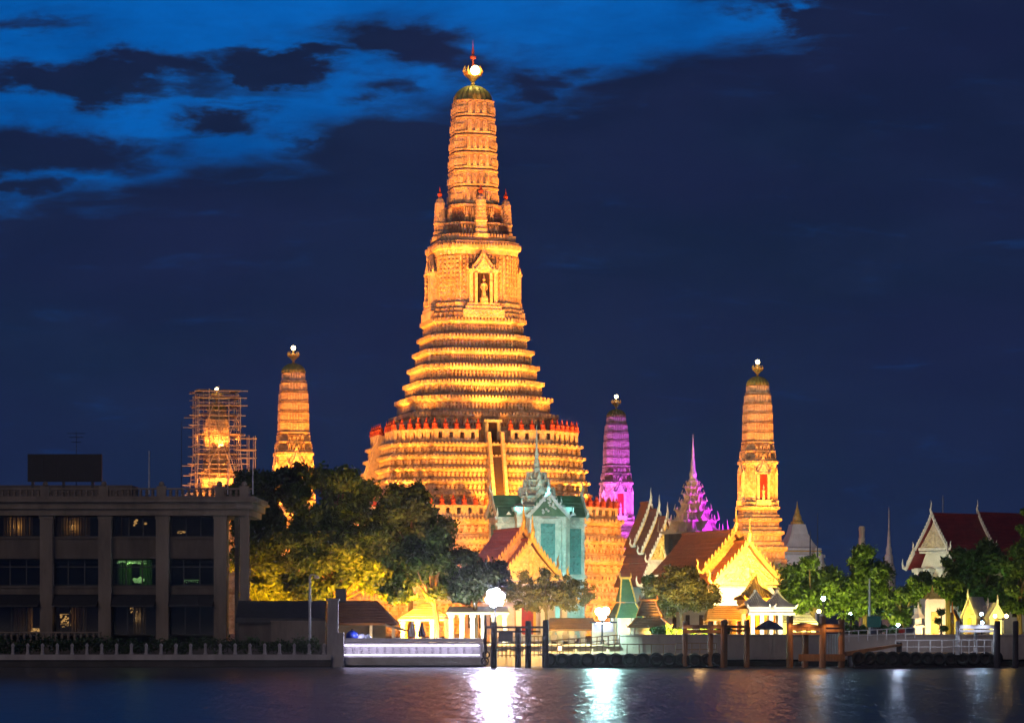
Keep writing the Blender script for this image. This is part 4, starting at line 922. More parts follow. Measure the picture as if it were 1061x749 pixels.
def leaf_faces(cl, rng, n, size, flat=0.0):
    """n leaves spread in the shells of clumps cl = [(centre, radius)]"""
    cl_ = np.array([[*c, r] for c, r in cl]); wgt = cl_[:, 3] ** 2; idx = rng.choice(len(cl_), n, p=wgt / wgt.sum())
    d = rng.normal(size=(n, 3)); d /= np.linalg.norm(d, axis=1)[:, None]
    rr = cl_[idx, 3] * (rng.random(n) ** .45) * np.where(rng.random(n) < .14, rng.uniform(1.1, 1.55, n), rng.uniform(.7, 1.15, n))
    d2 = d.copy(); d2[:, 2] *= .78
    c = cl_[idx, :3] + d2 * rr[:, None]
    a = rng.normal(size=(n, 3)) + d * .5; a /= np.linalg.norm(a, axis=1)[:, None]
    t = np.cross(a, rng.normal(size=(n, 3))); t /= np.linalg.norm(t, axis=1)[:, None]; bt = np.cross(a, t)
    s = (size * rng.uniform(.45, 1.5, n))[:, None]
    V = np.stack([c - t * s, c + bt * s * .48 + a * s * .12, c + t * s, c - bt * s * .48 + a * s * .12], 1).reshape(-1, 3)
    return V
def leafmesh(name, V, mat, par):
    n = len(V) // 4; me = bpy.data.meshes.new(name); me.vertices.add(len(V)); me.vertices.foreach_set('co', V.astype(np.float32).ravel())
    me.loops.add(len(V)); me.loops.foreach_set('vertex_index', np.arange(len(V), dtype=np.int32)); me.polygons.add(n)
    me.polygons.foreach_set('loop_start', np.arange(0, len(V), 4, dtype=np.int32)); me.update(); me.validate(); me.materials.append(MATS[mat])
    o = bpy.data.objects.new(name, me); COL.objects.link(o); o.parent = par; return o
def tree(label, px, Y, ells, mat, n=6000, size=.26, seed=1, name='leafy_tree', nb=16, trunk=.28, lean=0.0, clump=.42, group=None, trunk_px=None, fork=.45):
    """ells: (px, py, rx, ry) outlines of the crown lobes, each given its own depth"""
    rng = np.random.default_rng(seed); tx = wx(trunk_px if trunk_px else px, Y)
    t = thing(name, label, 'tree', (tx, Y, GZ), 0, group); cl = []
    for (ex, ey, rx, ry) in ells:
        c = np.array([wx(ex, Y) - tx, 0, wz(ey, Y) - GZ]); r = np.array([mm(rx, Y), mm((rx + ry) / 2, Y) * .9, mm(ry, Y)]); base = min(r[0], r[2])
        for i in range(nb):
            d = rng.normal(size=3); d /= np.linalg.norm(d); f = rng.random() ** .4
            q = c + d * r * f * (1 - clump * .35); rad = base * clump * rng.uniform(.75, 1.3); cl.append((q, rad))
    V = leaf_faces(cl, rng, int(n * 2.3), size * .8); leafmesh('crown', V, mat, t)
    b = MB(); top = np.mean([c for c, r in cl], axis=0); lowz = min(c[2] - r for c, r in cl); fz = max(1.2, lowz + (top[2] - lowz) * fork * .6)
    b.tube([(0, 0, -.3), (0.05, 0, fz * .4), (lean * .5, .05, fz)], [trunk * 1.3, trunk, trunk * .85], 8)
    order = sorted(range(len(cl)), key=lambda i: -cl[i][1])[:14]
    for i in order:
        q = Vector(cl[i][0]); s_ = Vector((lean * .5, .05, fz)); mid = s_.lerp(q, .5) + Vector((rng.uniform(-.3, .3), rng.uniform(-.3, .3), .35)); b.tube([s_ - Vector((0, 0, .3)), mid, q], [trunk * .55, trunk * .34, trunk * .1], 6, False)
    b.build('trunk', 'bark', t); return t
# clipped hedge behind the posts
rng = np.random.default_rng(5); hd = [((wx(p, 270.3), 270.3 + rng.uniform(-.3, .3), z8(668) + rng.uniform(-.4, .3)), .75) for p in np.arange(-40, 330, 3.5)]
hv = leaf_faces(hd, rng, 9000, .15); hh_ = thing('hedge', 'long dark clipped hedge behind the white terrace posts', 'hedge', (0, 0, 0)); leafmesh('foliage', hv, 'leaf_dark', hh_)
b = MB()
for p in np.arange(-40, 330, 12): b.tube([(wx(p, 270.3), 270.3, GZ - .5), (wx(p, 270.3), 270.3, z8(668))], .06, 5)
b.build('stems', 'bark', hh_)
b = MB(); xa, xb = wx(-60, 284), wx(105, 284)
for x in np.arange(xa, xb, .62): b.lathe([(.13, 0), (.17, .15), (.1, .3), (.16, .55), (.09, .8), (.14, .86)], 6, (x, 284, GZ + .2))
b.box(((xa + xb) / 2, 284, GZ + 1.12), (xb - xa, .35, .14)); b.box(((xa + xb) / 2, 284, GZ + .1), (xb - xa, .4, .2)); tag(b.build('garden_balustrade', 'hotel_stone'), 'low stone balustrade before the hotel ground floor', 'balustrade')
# dark shed and yard wall between hotel and pier
YD = 281; D = thing('yard_shed', 'long low dark roofed shed right of the hotel', 'shed', (0, YD, 0))
b = MB(); b.box((wx(292, YD), 2, (wz(645, YD) + GZ) / 2), (mm(90, YD), 4, wz(645, YD) - GZ)); b.build('wall', 'hotel_spandrel', D)
b = MB(); b.prism([(-.6, wz(645, YD)), (4.6, wz(645, YD)), (4.6, wz(642, YD)), (2, wz(622, YD)), (-.6, wz(640, YD))], wx(245, YD), wx(337, YD), 'x'); b.build('roof', 'dark_metal', D)
b = MB(); b.box((wx(300, YD), -.06, (wz(650, YD) + GZ) / 2), (1.3, .1, wz(650, YD) - GZ)); b.build('door', 'dark_metal', D)
b = MB(); Yq = 274; b.box((wx(309, Yq), Yq, (wz(644, Yq) + 1) / 2), (mm(56, Yq), .4, wz(644, Yq) - 1)); b.box((wx(309, Yq), Yq, wz(643.4, Yq)), (mm(57, Yq), .55, .12)); tag(b.build('yard_wall', 'hotel_stone'), 'plain grey yard wall behind the curved lamp post', 'wall')
G = thing('gate_pier', 'tall white weathered pier at the corner of the lit quay wall', 'pier', (wx(345, 269), 269, 0))
b = MB(); b.box((0, 0, (wz(622, 269) - 1) / 2), (mm(11, 269), .9, wz(622, 269) + 1)); b.box((.25, .1, (wz(655, 269) - 1) / 2), (mm(17, 269), 1.3, wz(655, 269) + 1)); b.build('shaft', 'pale_concrete', G)
b = MB(); b.box((0, 0, wz(621, 269)), (mm(14, 269), 1.1, .22)); b.build('cap', 'pale_concrete', G)
LP = thing('lamp_post', 'slim white lamp post with curved unlit head', 'lamp post', (wx(321, 271), 271, 0)); k = mm(1, 271)
b = MB(); zt = wz(600, 271); b.tube([(0, 0, wz(690, 271)), (0, 0, zt + k * 2), (k * 1.0, 0, zt + k * 4.2), (k * 3.5, 0, zt + k * 5), (k * 6, 0, zt + k * 4), (k * 7, 0, zt + k * 2.4)], [.14, .11, .1, .09, .08, .07], 7); b.build('post', 'pale_metal', LP)
b = MB(); b.lathe([(.1, .2), (.28, 0), (.22, -.12)], 8, (k * 7, 0, zt + k * 2)); b.build('lamp_head', 'pale_metal', LP)

# ------------------------------------------------------------------ lit white quay wall with light strips
YQ = 270.0
Q = thing('lit_quay_wall', 'white quay wall with two violet light strips', 'wall', (0, YQ, 0))
def qx(p): return wx(p, YQ)
def q0(p): return wz(p, YQ)
xa, xb = qx(351), qx(501); b = MB(); cxm = (xa + xb) / 2; wd = xb - xa
b.box((cxm, .9, (q0(662) + q0(690)) / 2 - .3), (wd, 1.0, q0(662) - q0(690))); b.box((cxm, .55, q0(663)), (wd + .2, 1.2, .36)); b.box((cxm, .05, q0(684.5)), (wd + .1, 1.2, .75)); b.box((cxm, .2, q0(668) + .12), (wd, .55, .14)); b.build('wall', 'white_wall', Q)
b = MB()
for x in np.arange(xa + .6, xb - .2, .74): b.lathe([(.08, 0), (.13, .12), (.07, .3), (.12, .55), (.06, .62)], 6, (x, .25, q0(678) + .1))
b.build('balusters', 'pale_concrete', Q)
for p in (668.3, 678.2): b = MB(); b.box((cxm - .1, -.12 if p < 670 else -.3, q0(p)), (wd - .6, .06, .06)); b.build('light_strip', 'strip_violet', Q)
# pier house with brown hipped roof
YO = 279; O = thing('pier_house', 'small open pier house with brown hipped roof by the white pier', 'building', (0, YO, 0))
def ox(p): return wx(p, YO)
def oz(p): return wz(p, YO)
b = MB(); a, c = ox(346), ox(411); e0, e1 = ox(349), ox(390)
b.add([(a, -1.5, oz(645)), (c, -1.5, oz(645)), (c, 5, oz(645)), (a, 5, oz(645)), (e0, 1.75, oz(622)), (e1, 1.75, oz(622))], [(0, 1, 5, 4), (1, 2, 5), (2, 3, 4, 5), (3, 0, 4), (3, 2, 1, 0)])
for i in range(1, 8): f = i / 8; b.box(((a + (c - a) * .5) - f * 1.0, -1.5 + 3.25 * f - .03, oz(645) + (oz(622) - oz(645)) * f), (((c - a) * (1 - f) + (e1 - e0) * f) - .2, .12, .09))
b.box(((a + c) / 2, 1.75, oz(645) - .12), (c - a + .1, 6.7, .22)); b.build('roof', 'roof_brown', O)
b = MB(); b.prism([(ox(400), oz(646)), (ox(426), oz(654)), (ox(426), oz(655)), (ox(400), oz(648.5))], -2.0, 3); b.build('lean_to_roof', 'roof_grey', O)
for p in (350, 385, 408): b = MB(); b.box((ox(p), -1.0, (oz(646) + GZ) / 2), (.28, .28, oz(646) - GZ)); b.build('post', 'white_trim', O)
b = MB(); b.box((ox(373), 3.5, (oz(646) + GZ) / 2), (mm(50, YO), .3, oz(646) - GZ)); b.build('back_wall', 'cream_wall', O)
b = MB(); b.box((ox(352), 2.0, oz(621) + .35), (1.0, 1.0, 1.4)); b.build('water_tank', 'dark_metal', O)
for p, r, m_, l in ((365, .62, 'float_blue', 'large round blue float behind the lit quay wall'), (375, .5, 'float_white', 'white round float in the middle beside the blue one'), (381, .42, 'float_white', 'smallest white round float at the end of the row')):
    t = thing('mooring_float', l, 'float', (wx(p, 273.5), 273.5, 0)); b = MB(); z = wz(662, 273.5) - r * .2 + (.35 if r > .6 else .12); b.ball((0, 0, z), r, 14, 10); b.build('body', m_, t, smooth=True); MB().torus((0, 0, z + r * 1.02), .09, .035).build('eye', 'dark_metal', t)
    MB().box((0, 0, (z - r * .9 + GZ) / 2), (.5, .5, z - r * .9 - GZ + .1)).build('stand', 'dark_metal', t)
# white canopy and colonnade
YA = 287
def pavilion(name, label, pa, pb, Y, dep, peave, pridge, ncol, roof, post, rin=.18, base=GZ):
    t = thing(name, label, 'pavilion', (0, Y, 0)); a, c = wx(pa, Y), wx(pb, Y); ze, zr = wz(peave, Y), wz(pridge, Y); q = (c - a) * rin
    b = MB(); b.add([(a, 0, ze), (c, 0, ze), (c, dep, ze), (a, dep, ze), (a + q, dep / 2, zr), (c - q, dep / 2, zr)], [(0, 1, 5, 4), (1, 2, 5), (2, 3, 4, 5), (3, 0, 4), (3, 2, 1, 0)])
    for i in range(1, 7): f = i / 7; b.box(((a + c) / 2, dep / 2 * f, ze + (zr - ze) * f + .01), ((c - a) - 2 * q * f - .05, .09, .07))
    b.box(((a + c) / 2, dep / 2, ze - .12), (c - a - .1, dep - .1, .2)); b.build('roof', roof, t)
    for i in range(ncol):
        x = a + .5 + (c - a - 1) * i / (ncol - 1)
        for y in (.4, dep - .4): b = MB(); b.box((x, y, (ze - .2 + base) / 2), (.42, .42, ze - .2 - base)); b.box((x, y, base + .25), (.6, .6, .5)); b.box((x, y, ze - .4), (.6, .6, .25)); b.build('column', post, t)
    return t
pavilion('tent_pavilion', 'white canvas canopy glowing beneath the yellow lit tree', 412, 468, 292, 7, 641, 624, 4, 'canvas_white', 'white_trim', .45)
pavilion('colonnade', 'white columned gallery behind the quay left of the brightest lamp', 462, 528, YA, 6, 634, 628, 6, 'white_wall', 'white_wall', .04)
for p, m_, l in ((427, 'canvas_white', 'folded white parasol below the canopy'), (437, 'canvas_blue', 'folded dark parasol beside the white one')):
    t = thing('folded_parasol', l, 'parasol', (wx(p, 276), 276, GZ)); h = wz(644, 276) - GZ
    MB().lathe([(.05, .0), (.05, h + .1)], 6).build('pole', 'pale_metal', t); b = MB()
    vs = []; fs = []; n = 16
    for r, z in ((.34, .75), (.42, 1.0), (.2, h - .5), (.06, h)):
        for q in range(n): rr = r * (1 if q % 2 else .6); vs.append((rr * math.cos(q * 2 * math.pi / n), rr * math.sin(q * 2 * math.pi / n), z))
    for i in range(3):
        for q in range(n): fs.append((i * n + q, i * n + (q + 1) % n, (i + 1) * n + (q + 1) % n, (i + 1) * n + q))
    b.add(vs, fs); b.build('canopy', m_, t)
# ------------------------------------------------------------------ small buildings right of centre
pavilion('low_pavilion', 'low dark roofed waiting shelter between the two brightest lamps', 563, 622, 284, 6, 651, 640, 5, 'roof_brown', 'cream_wall', .12)
def steep(name, label, px, Y, w, pe, pr, cat='pavilion', roof='roof_brown', rz=0, skirt=True, wall='cream_wall'):
    t = thing(name, label, cat, (wx(px, Y), Y, GZ), rz); e, r = wz(pe, Y) - GZ, wz(pr, Y) - GZ; hw = mm(w, Y) / 2; b = MB()
    m1 = e + (r - e) * .38
    b.add([(-hw, -hw * .8, e), (hw, -hw * .8, e), (hw, hw * .8, e), (-hw, hw * .8, e), (-hw * .55, -hw * .42, m1), (hw * .55, -hw * .42, m1), (hw * .55, hw * .42, m1), (-hw * .55, hw * .42, m1)], [(0, 1, 5, 4), (1, 2, 6, 5), (2, 3, 7, 6), (3, 0, 4, 7), (3, 2, 1, 0)])
    b.add([(-hw * .56, -hw * .45, m1 + .1), (hw * .56, -hw * .45, m1 + .1), (hw * .56, hw * .45, m1 + .1), (-hw * .56, hw * .45, m1 + .1), (-hw * .3, 0, r), (hw * .3, 0, r)], [(0, 1, 5, 4), (1, 2, 5), (2, 3, 4, 5), (3, 0, 4), (3, 2, 1, 0)])
    for i in range(1, 6): f = i / 6; b.box((0, -hw * .8 + hw * .38 * f - .02, e + (m1 - e) * f), (2 * hw * (1 - .45 * f) - .1, .09, .07)); b.box((0, -hw * .45 + hw * .45 * f - .02, m1 + .1 + (r - m1 - .1) * f), (2 * hw * (.56 - .26 * f) - .05, .09, .07))
    b.build('roof', roof, t); g = MB(); g.tube([(-hw * .34, 0, r + .05), (hw * .34, 0, r + .05)], .13, 6)
    for s_ in (-1, 1): g.tube([(s_ * hw * .3, 0, r), (s_ * hw * .42, 0, r + .15), (s_ * hw * .4, 0, r + .6)], [.14, .1, .02], 5); g.tube([(s_ * hw * .3, 0, r), (s_ * hw * .58, -hw * .46, m1 + .12)], .09, 5); g.tube([(s_ * hw * .56, -hw * .44, m1), (s_ * hw * 1.02, -hw * .82, e + .05), (s_ * hw * 1.1, -hw * .88, e + .35)], [.09, .09, .03], 5)
    g.build('ridge_trim', 'roof_orange' if roof == 'roof_brown' else 'gold', t)
    for sx in (-1, 1):
        for sy in (-1, 1): b = MB(); b.box((sx * hw * .78, sy * hw * .6, e / 2), (.26, .26, e)); b.build('post', wall, t)
    b = MB(); b.box((0, hw * .55, e / 2), (hw * 1.2, .2, e)); b.build('back_wall', wall, t); return t
steep('riverside_sala', 'small steep brown roofed pavilion right of the teal white lamp', 672, 279, 44, 650, 622)
t = steep('shrine_canopy', 'pale green roofed canopy rising sharply left of the round olive tree', 648, 290, 30, 640, 599, 'shrine', 'roof_green', R(20), wall='white_wall')
# entrance pavilions of the golden hall
YE2 = 294
def tiled_gate(name, label, px, Y, w, pe, pr, roof, trim, wall, gables=1, cols=4):
    t = thing(name, label, 'pavilion', (wx(px, Y), Y, GZ), R(8)); e, r = wz(pe, Y) - GZ, wz(pr, Y) - GZ; hw = mm(w, Y) / 2; gw = 2 * hw / gables
    for g in range(gables):
        c = -hw + gw * (g + .5); hg = gw / 2; b = MB(); rb = MB(); n = 12; lo = .12 if gables > 1 else .03
        T = lambda f: e + .25 + (r - e) * (lo + (1 - lo) * (1 - abs(f)) ** 1.35)
        for sy in (-1, 1):
            for q in range(n):
                f0, f1 = -1 + 2 * q / n, -1 + 2 * (q + 1) / n; x0, x1 = c + f0 * hg * .96, c + f1 * hg * .96; y1 = .5; y0 = .5 + sy * 2.7
                b.add([(x0 + f0 * .3, y0, e), (x1 + f1 * .3, y0, e), (x1, y1, T(f1)), (x0, y1, T(f0)), (x0 + f0 * .3, y0, e - .14), (x1 + f1 * .3, y0, e - .14), (x1, y1, T(f1) - .14), (x0, y1, T(f0) - .14)], [(0, 1, 2, 3), (7, 6, 5, 4), (0, 4, 5, 1), (2, 6, 7, 3)])
            for q in range(13):
                f = -1 + 2 * (q + .5) / 15; rb.tube([(c + f * (hg * .96 + .3), .5 + sy * 2.75, e + .05), (c + f * hg * .96, .5, T(f) + .04)], .1, 5)
        o = b.build('roof', roof, t); rb.build('tile_ribs', trim if gables > 1 else 'ochre_wall', o); b = MB(); b.tube([(c + f * hg * .97, .5, T(f) + .1) for f in np.linspace(-1, 1, 13)], .16, 6); b.ball((c, .5, r + .35), .22, 8, 6)
        for sx in (-1, 1): b.tube([(c + sx * hg * .96, .5, T(1) + .1), (c + sx * (hg + .2), -2.2, e + .08), (c + sx * (hg + .35), -2.5, e + .4)], [.13, .13, .04], 6)
        b.tube([(c - hg - .2, -2.25, e + .02), (c + hg + .2, -2.25, e + .02)], .1, 6); b.build('ridge_trim', trim, o)
    b = MB(); b.box((0, .5, e - .35), (2 * hw, 4.6, .5)); b.box((0, -1.9, e - .62), (2 * hw + .3, .3, .22)); b.build('entablature', wall, t)
    for i in range(cols):
        x = -hw + .35 + (2 * hw - .7) * i / (cols - 1)
        for y in (-1.6, 2.6): b = MB(); b.box((x, y, (e - .5) / 2), (.4, .4, e - .5)); b.box((x, y, .3), (.6, .6, .6)); b.build('column', wall, t)
    return t
tiled_gate('entrance_porch', 'small yellow tiled porch roof before the glowing white gable wall', 785, 302, 32, 620, 596, 'ochre_wall', 'gold', 'ochre_wall', 1)
tiled_gate('river_gate', 'white trimmed river pavilion with two grey tiled gables', 795, YE2, 46, 629.5, 616, 'roof_grey', 'white_trim', 'white_wall', 2, 5)
pavilion('side_gallery', 'ochre roofed gallery under the golden hall, left of the white river pavilion', 732, 778, 300, 6, 641, 627, 4, 'ochre_wall', 'ochre_wall', .1)
pavilion('side_porch', 'low red trimmed porch right of the white river pavilion', 808, 848, 296, 5, 645, 634, 4, 'white_trim', 'white_wall', .2)
t = thing('open_parasol', 'dark open parasol before the white river pavilion', 'parasol', (wx(797, 280), 280, GZ)); h = wz(642, 280) - GZ
MB().lathe([(.05, 0), (.05, h)], 6).build('pole', 'dark_metal', t); b = MB(); b.lathe([(.04, h), (.7, h - .3), (1.35, h - .75), (1.35, h - .95), (1.3, h - .95), (.68, h - .4), (.03, h - .1)], 10); b.build('canopy', 'canvas_blue', t)
# ------------------------------------------------------------------ promenade wall, pontoons, mooring frames
YM = 273.0
def px_(p, Y=YM): return wx(p, Y)
b = MB(); xa, xb = wx(642, YM), wx(1150, YM); zt = wz(657, YM); z1 = wz(683, YM)
b.box(((xa + xb) / 2, YM + .3, (zt + z1) / 2), (xb - xa, .6, zt - z1)); b.box(((xa + xb) / 2, YM + .25, zt - .06), (xb - xa + .1, .85, .14)); b.box(((xa + xb) / 2, YM + .02, z1 + .15), (xb - xa + .05, .5, .24))
for x in np.arange(xa + 2, xb, 6.1): b.box((x, YM + .1, (zt + z1) / 2), (.36, .5, zt - z1 - .3))
tag(b.build('promenade_wall', 'river_wall'), 'long plain grey concrete wall along the riverside promenade', 'wall')
b = MB(); b.box(((xa + xb) / 2, YM + .7, (z1 - 3) / 2), (xb - xa, .5, z1 + 3))
structure(b.build('quay_footing', 'dark_concrete'))
b = MB(); xq0, xq1 = wx(504, 273.2), wx(642, 273.2); b.box(((xq0 + xq1) / 2, 273.3, .6), (xq1 - xq0, .5, 2.9))
for x in np.arange(xq0 + .6, xq1, 1.55): b.box((x, 273.0, .75), (.3, .3, 2.5))
b.box(((xq0 + xq1) / 2, 273.1, 2.0), (xq1 - xq0, .9, .2)); tag(b.build('pier_wall', 'cream_wall'), 'cream quay wall with shallow pilasters lit warm behind the gangway railings', 'wall')
def railing(name, label, pa, pb, ya, yb, Y, h, n, mat, rails=(1.0, .5), cat='railing', Y2=None):
    t = thing(name, label, cat, (0, 0, 0)); Y2 = Y2 or Y; A = Vector((wx(pa, Y), Y, wz(ya, Y))); B = Vector((wx(pb, Y2), Y2, wz(yb, Y2))); zv = Vector((0, 0, 1))
    for f in rails: b = MB(); b.tube([A + zv * h * f, B + zv * h * f], .045, 5); b.build('rail', mat, t)
    for i in range(n): p = A.lerp(B, i / (n - 1)); b = MB(); b.tube([p, p + zv * h * 1.02], .05, 5); b.build('baluster', mat, t)
    return t
YB2 = 266.5
def pontoon(name, label, pa, pb, ytop, ybot=691, dep=4.5):
    t = thing(name, label, 'pontoon', (0, YB2, 0)); a, c = wx(pa, YB2), wx(pb, YB2); z = wz(ytop, YB2); b = MB()
    b.box(((a + c) / 2, dep / 2, (z - .8) / 2), (c - a, dep, z + .8)); b.build('hull', 'pile_dark', t); b = MB(); b.box(((a + c) / 2, dep / 2, z + .06), (c - a + .2, dep + .3, .14)); b.build('deck', 'plank_wood', t)
    return t
pontoon('left_pontoon'.replace('left_', 'floating_'), 'long dark floating pontoon between the two mooring frames left of centre', 562, 745, 679)
pontoon('floating_pontoon', 'dark floating pontoon with tyres at the right below the white railings', 884, 1034, 677)
tb = MB(); tb.torus((0, 0, 0), .46, .19); t0 = None
for i, p in enumerate([569, 582, 596, 609, 623, 638, 652, 666, 680, 693, 707, 720, 733, 742]):
    if t0 is None: t0 = o = tb.build('tyre_fender', 'rubber', smooth=True)
    else: o = t0.copy(); COL.objects.link(o)
    o.location = (wx(p, YB2 - .2), YB2 - .2, wz(683.2, YB2) + .04 * math.sin(p)); o.rotation_euler = (0, p, .1 * math.sin(p * 3)); tag(o, 'black rubber tyre hung on the side of the central floating pontoon', 'tyre', 'tyres on the central pontoon')
for i, p in enumerate([889, 901, 913, 925, 937, 949, 961, 973, 985, 997, 1009, 1021, 1032]):
    o = t0.copy(); COL.objects.link(o); o.location = (wx(p, YB2 - .2), YB2 - .2, wz(682.0, YB2) + .05 * math.sin(p)); o.rotation_euler = (0, p, .1 * math.sin(p * 3)); tag(o, 'black rubber tyre hung on the side of the right hand pontoon', 'tyre', 'tyres on the right pontoon')
def frame(name, label, posts, beams, mat, Y=265.5, r=.30, bot=692, cat='mooring frame'):
    """posts: (px, ytop, ybot, dy); beams: (pa, pb, py, thickness, dy)"""
    t = thing(name, label, cat, (0, Y, 0))
    for p, a, c, dy in posts:
        y = Y + dy; b = MB(); zb = wz(c, y) if c else -3; b.tube([(wx(p, y), dy, zb), (wx(p, y) + .03, dy, wz(a + 2, y)), (wx(p, y) + .03, dy, wz(a, y))], [r, r * .94, r * .8], 9); b.build('post', mat, t)
    for pa, pb, p, th, dy in beams:
        y = Y + dy; b = MB(); b.box(((wx(pa, y) + wx(pb, y)) / 2, dy - .32, wz(p, y)), (wx(pb, y) - wx(pa, y), .22, th)); b.build('beam', mat, t)
    return t
frame('mooring_gantry', 'dark purple mooring frame of four thick posts before the brightest lamp', [(511.5, 644, 0, 0), (536.5, 650, 0, 1.4), (547, 643, 0, 0), (565, 642, 0, .6)], [(503, 566, 649.5, .2, 0), (514, 560, 654, .16, .3)], 'pile_dark')
b = MB(); b.box((wx(524, 266.5), 266.5, wz(659.5, 266.5)), (1.3, .25, .85)); b.tube([(wx(521, 266.5), 266.5, wz(656, 266.5)), (wx(521, 266.5), 266.3, wz(650, 266.5))], .03, 5); b.tube([(wx(527, 266.5), 266.5, wz(656, 266.5)), (wx(527, 266.5), 266.3, wz(650, 266.5))], .03, 5)
tag(b.build('hanging_board', 'dark_metal'), 'dark blank board hung from the purple mooring frame', 'board')
t = thing('hanging_rope', 'thick pole hung with knotted rope loops at the quay wall corner', 'rope', (wx(502.5, 265.4), 265.4, 0)); z = lambda p: wz(p, 265.4)
b = MB(); b.tube([(0, 0, z(637)), (.05, 0, z(650)), (0, 0, z(664)), (.1, 0, z(677))], [.11, .13, .17, .1], 7); b.build('pole', 'pile_dark', t)
b = MB(); b.torus((.1, -.1, z(678)), .3, .08); b.torus((0, -.12, z(684.5)), .33, .08); b.tube([(-.3, -.1, z(688)), (0, -.1, z(681)), (.3, -.1, z(688.5))], .07, 5); b.build('rope_loop', 'pile_dark', t)
frame('mooring_gantry', 'brown mooring frame with two pale beams left of the grey wall panel', [(709.5, 643, 690, .8), (736, 643, 690, .8), (749, 642.5, 0, 0)], [(707, 751, 649, .34, .4), (707, 751, 654, .3, .4)], 'pile_wood', r=.26)
frame('mooring_gantry', 'mooring frame of two dark posts before the grey wall panel', [(750.6, 641.5, 0, 1.2), (773.5, 642, 0, .3)], [(750, 775, 649, .26, .4), (750, 775, 653, .2, .4)], 'pile_wood', r=.28, Y=266.6)
frame('mooring_gantry', 'orange brown mooring frame of tall posts below the white pavilion', [(818, 637.5, 0, 0), (834, 655, 0, 1.6), (852, 638, 0, 0), (871.5, 641, 0, 0.4)], [(817, 853, 651, .4, .2), (817, 853, 656, .22, .2), (850, 873, 648, .3, .3), (850, 873, 653, .26, .3), (827, 875, 681, .65, .3)], 'pile_wood', r=.33)
b = MB(); b.prism([(wx(819, 266), wz(648, 266)), (wx(834, 266), wz(645, 266)), (wx(851, 266), wz(648, 266)), (wx(851, 266), wz(649.5, 266)), (wx(819, 266), wz(649.5, 266))], 265.2, 269); tag(b.build('jetty_roof', 'roof_brown'), 'low brown roof on the orange brown jetty', 'roof')
frame('mooring_gantry', 'blue white mooring frame with two pale beams at the right pontoon', [(992, 643, 678, 0.6), (1011, 648, 678, 1.6), (1031, 648, 678, .6)], [(994, 1031, 649, .34, .6), (994, 1031, 653.4, .22, .6)], 'pale_metal', r=.2)
frame('mooring_post', 'tall dark pile at the end of the right pontoon', [(1033, 643, 0, 0)], [], 'pile_dark', r=.3, cat='pile')
frame('mooring_post', 'tall pile standing alone at the right edge of the picture', [(1052, 643, 0, 0)], [], 'pile_dark', r=.28, cat='pile')
railing('pontoon_railing', 'pale railing in front of the right mooring frame', 988, 1028, 677, 677, 265.8, 1.25, 6, 'pale_metal', (1, .52))
railing('pontoon_railing', 'white railing along the right pontoon beside the gangway', 928, 988, 677, 677, 268, 1.25, 6, 'pale_metal', (1, .5))
railing('promenade_railing', 'white railing on the promenade wall by the teal sign', 870, 948, 665, 661, 272.2, 1.0, 9, 'pale_metal', (1, .5))
railing('gangway_railing', 'long pale gangway railing rising to the promenade by the second lamp', 560, 642, 679, 672, 268.4, 1.3, 15, 'plank_wood', (1, .66, .33))
railing('gangway_railing', 'lower wooden railing behind the dark purple mooring frame', 516, 566, 681, 680, 269, 1.9, 13, 'plank_wood', (1, .7, .4, .1))
railing('pontoon_railing', 'brown wooden railing on the pontoon beside the brown mooring frame', 700, 742, 679, 679, 266.8, 1.15, 6, 'plank_wood', (1, .5))
railing('pontoon_railing', 'thin post railing along the pontoon before the small steep pavilion', 612, 700, 679, 679, 267, 1.05, 8, 'plank_wood', (1.0,))
railing('jetty_railing', 'dark vertical bar railing behind the orange brown jetty', 852, 874, 680, 680, 268.5, 2.1, 9, 'pale_metal', (1, .1))
t = thing('gangway', 'sloping brown gangway ramp leading down to the right pontoon', 'gangway', (0, 267.2, 0)); b = MB(); b.prism([(wx(872, 267), wz(680, 267)), (wx(934, 267), wz(668.5, 267)), (wx(934, 267), wz(666.3, 267)), (wx(872, 267), wz(675.5, 267))], -.9, .9); b.build('ramp', 'pile_wood', t)
b = MB(); b.box((wx(932, 267), 0, wz(672, 267)), (.3, 1.4, 1.2)); b.build('support', 'pile_dark', t)
t = thing('lantern', 'small square yellow lantern on the gangway', 'lantern', (wx(580, 267.5), 267.5, 0)); z = lambda p: wz(p, 267.5)
b = MB(); b.tube([(0, 0, z(679)), (0, 0, z(674.5))], .05, 5); b.box((0, 0, z(668.3)), (.42, .42, .1)); b.box((0, 0, z(674.2)), (.38, .38, .08)); b.build('frame', 'dark_metal', t); b = MB(); b.box((0, 0, z(671.2)), (.3, .3, .46)); b.build('light', 'lamp_small', t)
t = thing('ticket_kiosk', 'small bluish lit kiosk below the second bright lamp', 'kiosk', (wx(625, 281), 281, GZ)); b = MB(); b.box((0, 0, .6), (2.2, 1.6, 1.2)); b.box((-1.0, 0, 1.6), (.16, 1.6, .9)); b.box((1.0, 0, 1.6), (.16, 1.6, .9)); b.box((0, .7, 1.6), (1.9, .12, .9)); b.build('body', 'white_wall', t); b = MB(); b.box((0, -.1, 2.12), (2.6, 2.1, .14)); b.build('roof', 'canvas_blue', t); b = MB(); b.box((0, -.3, 2.0), (1.4, .14, .08)); b.build('light_tube', 'lamp_blue', t)
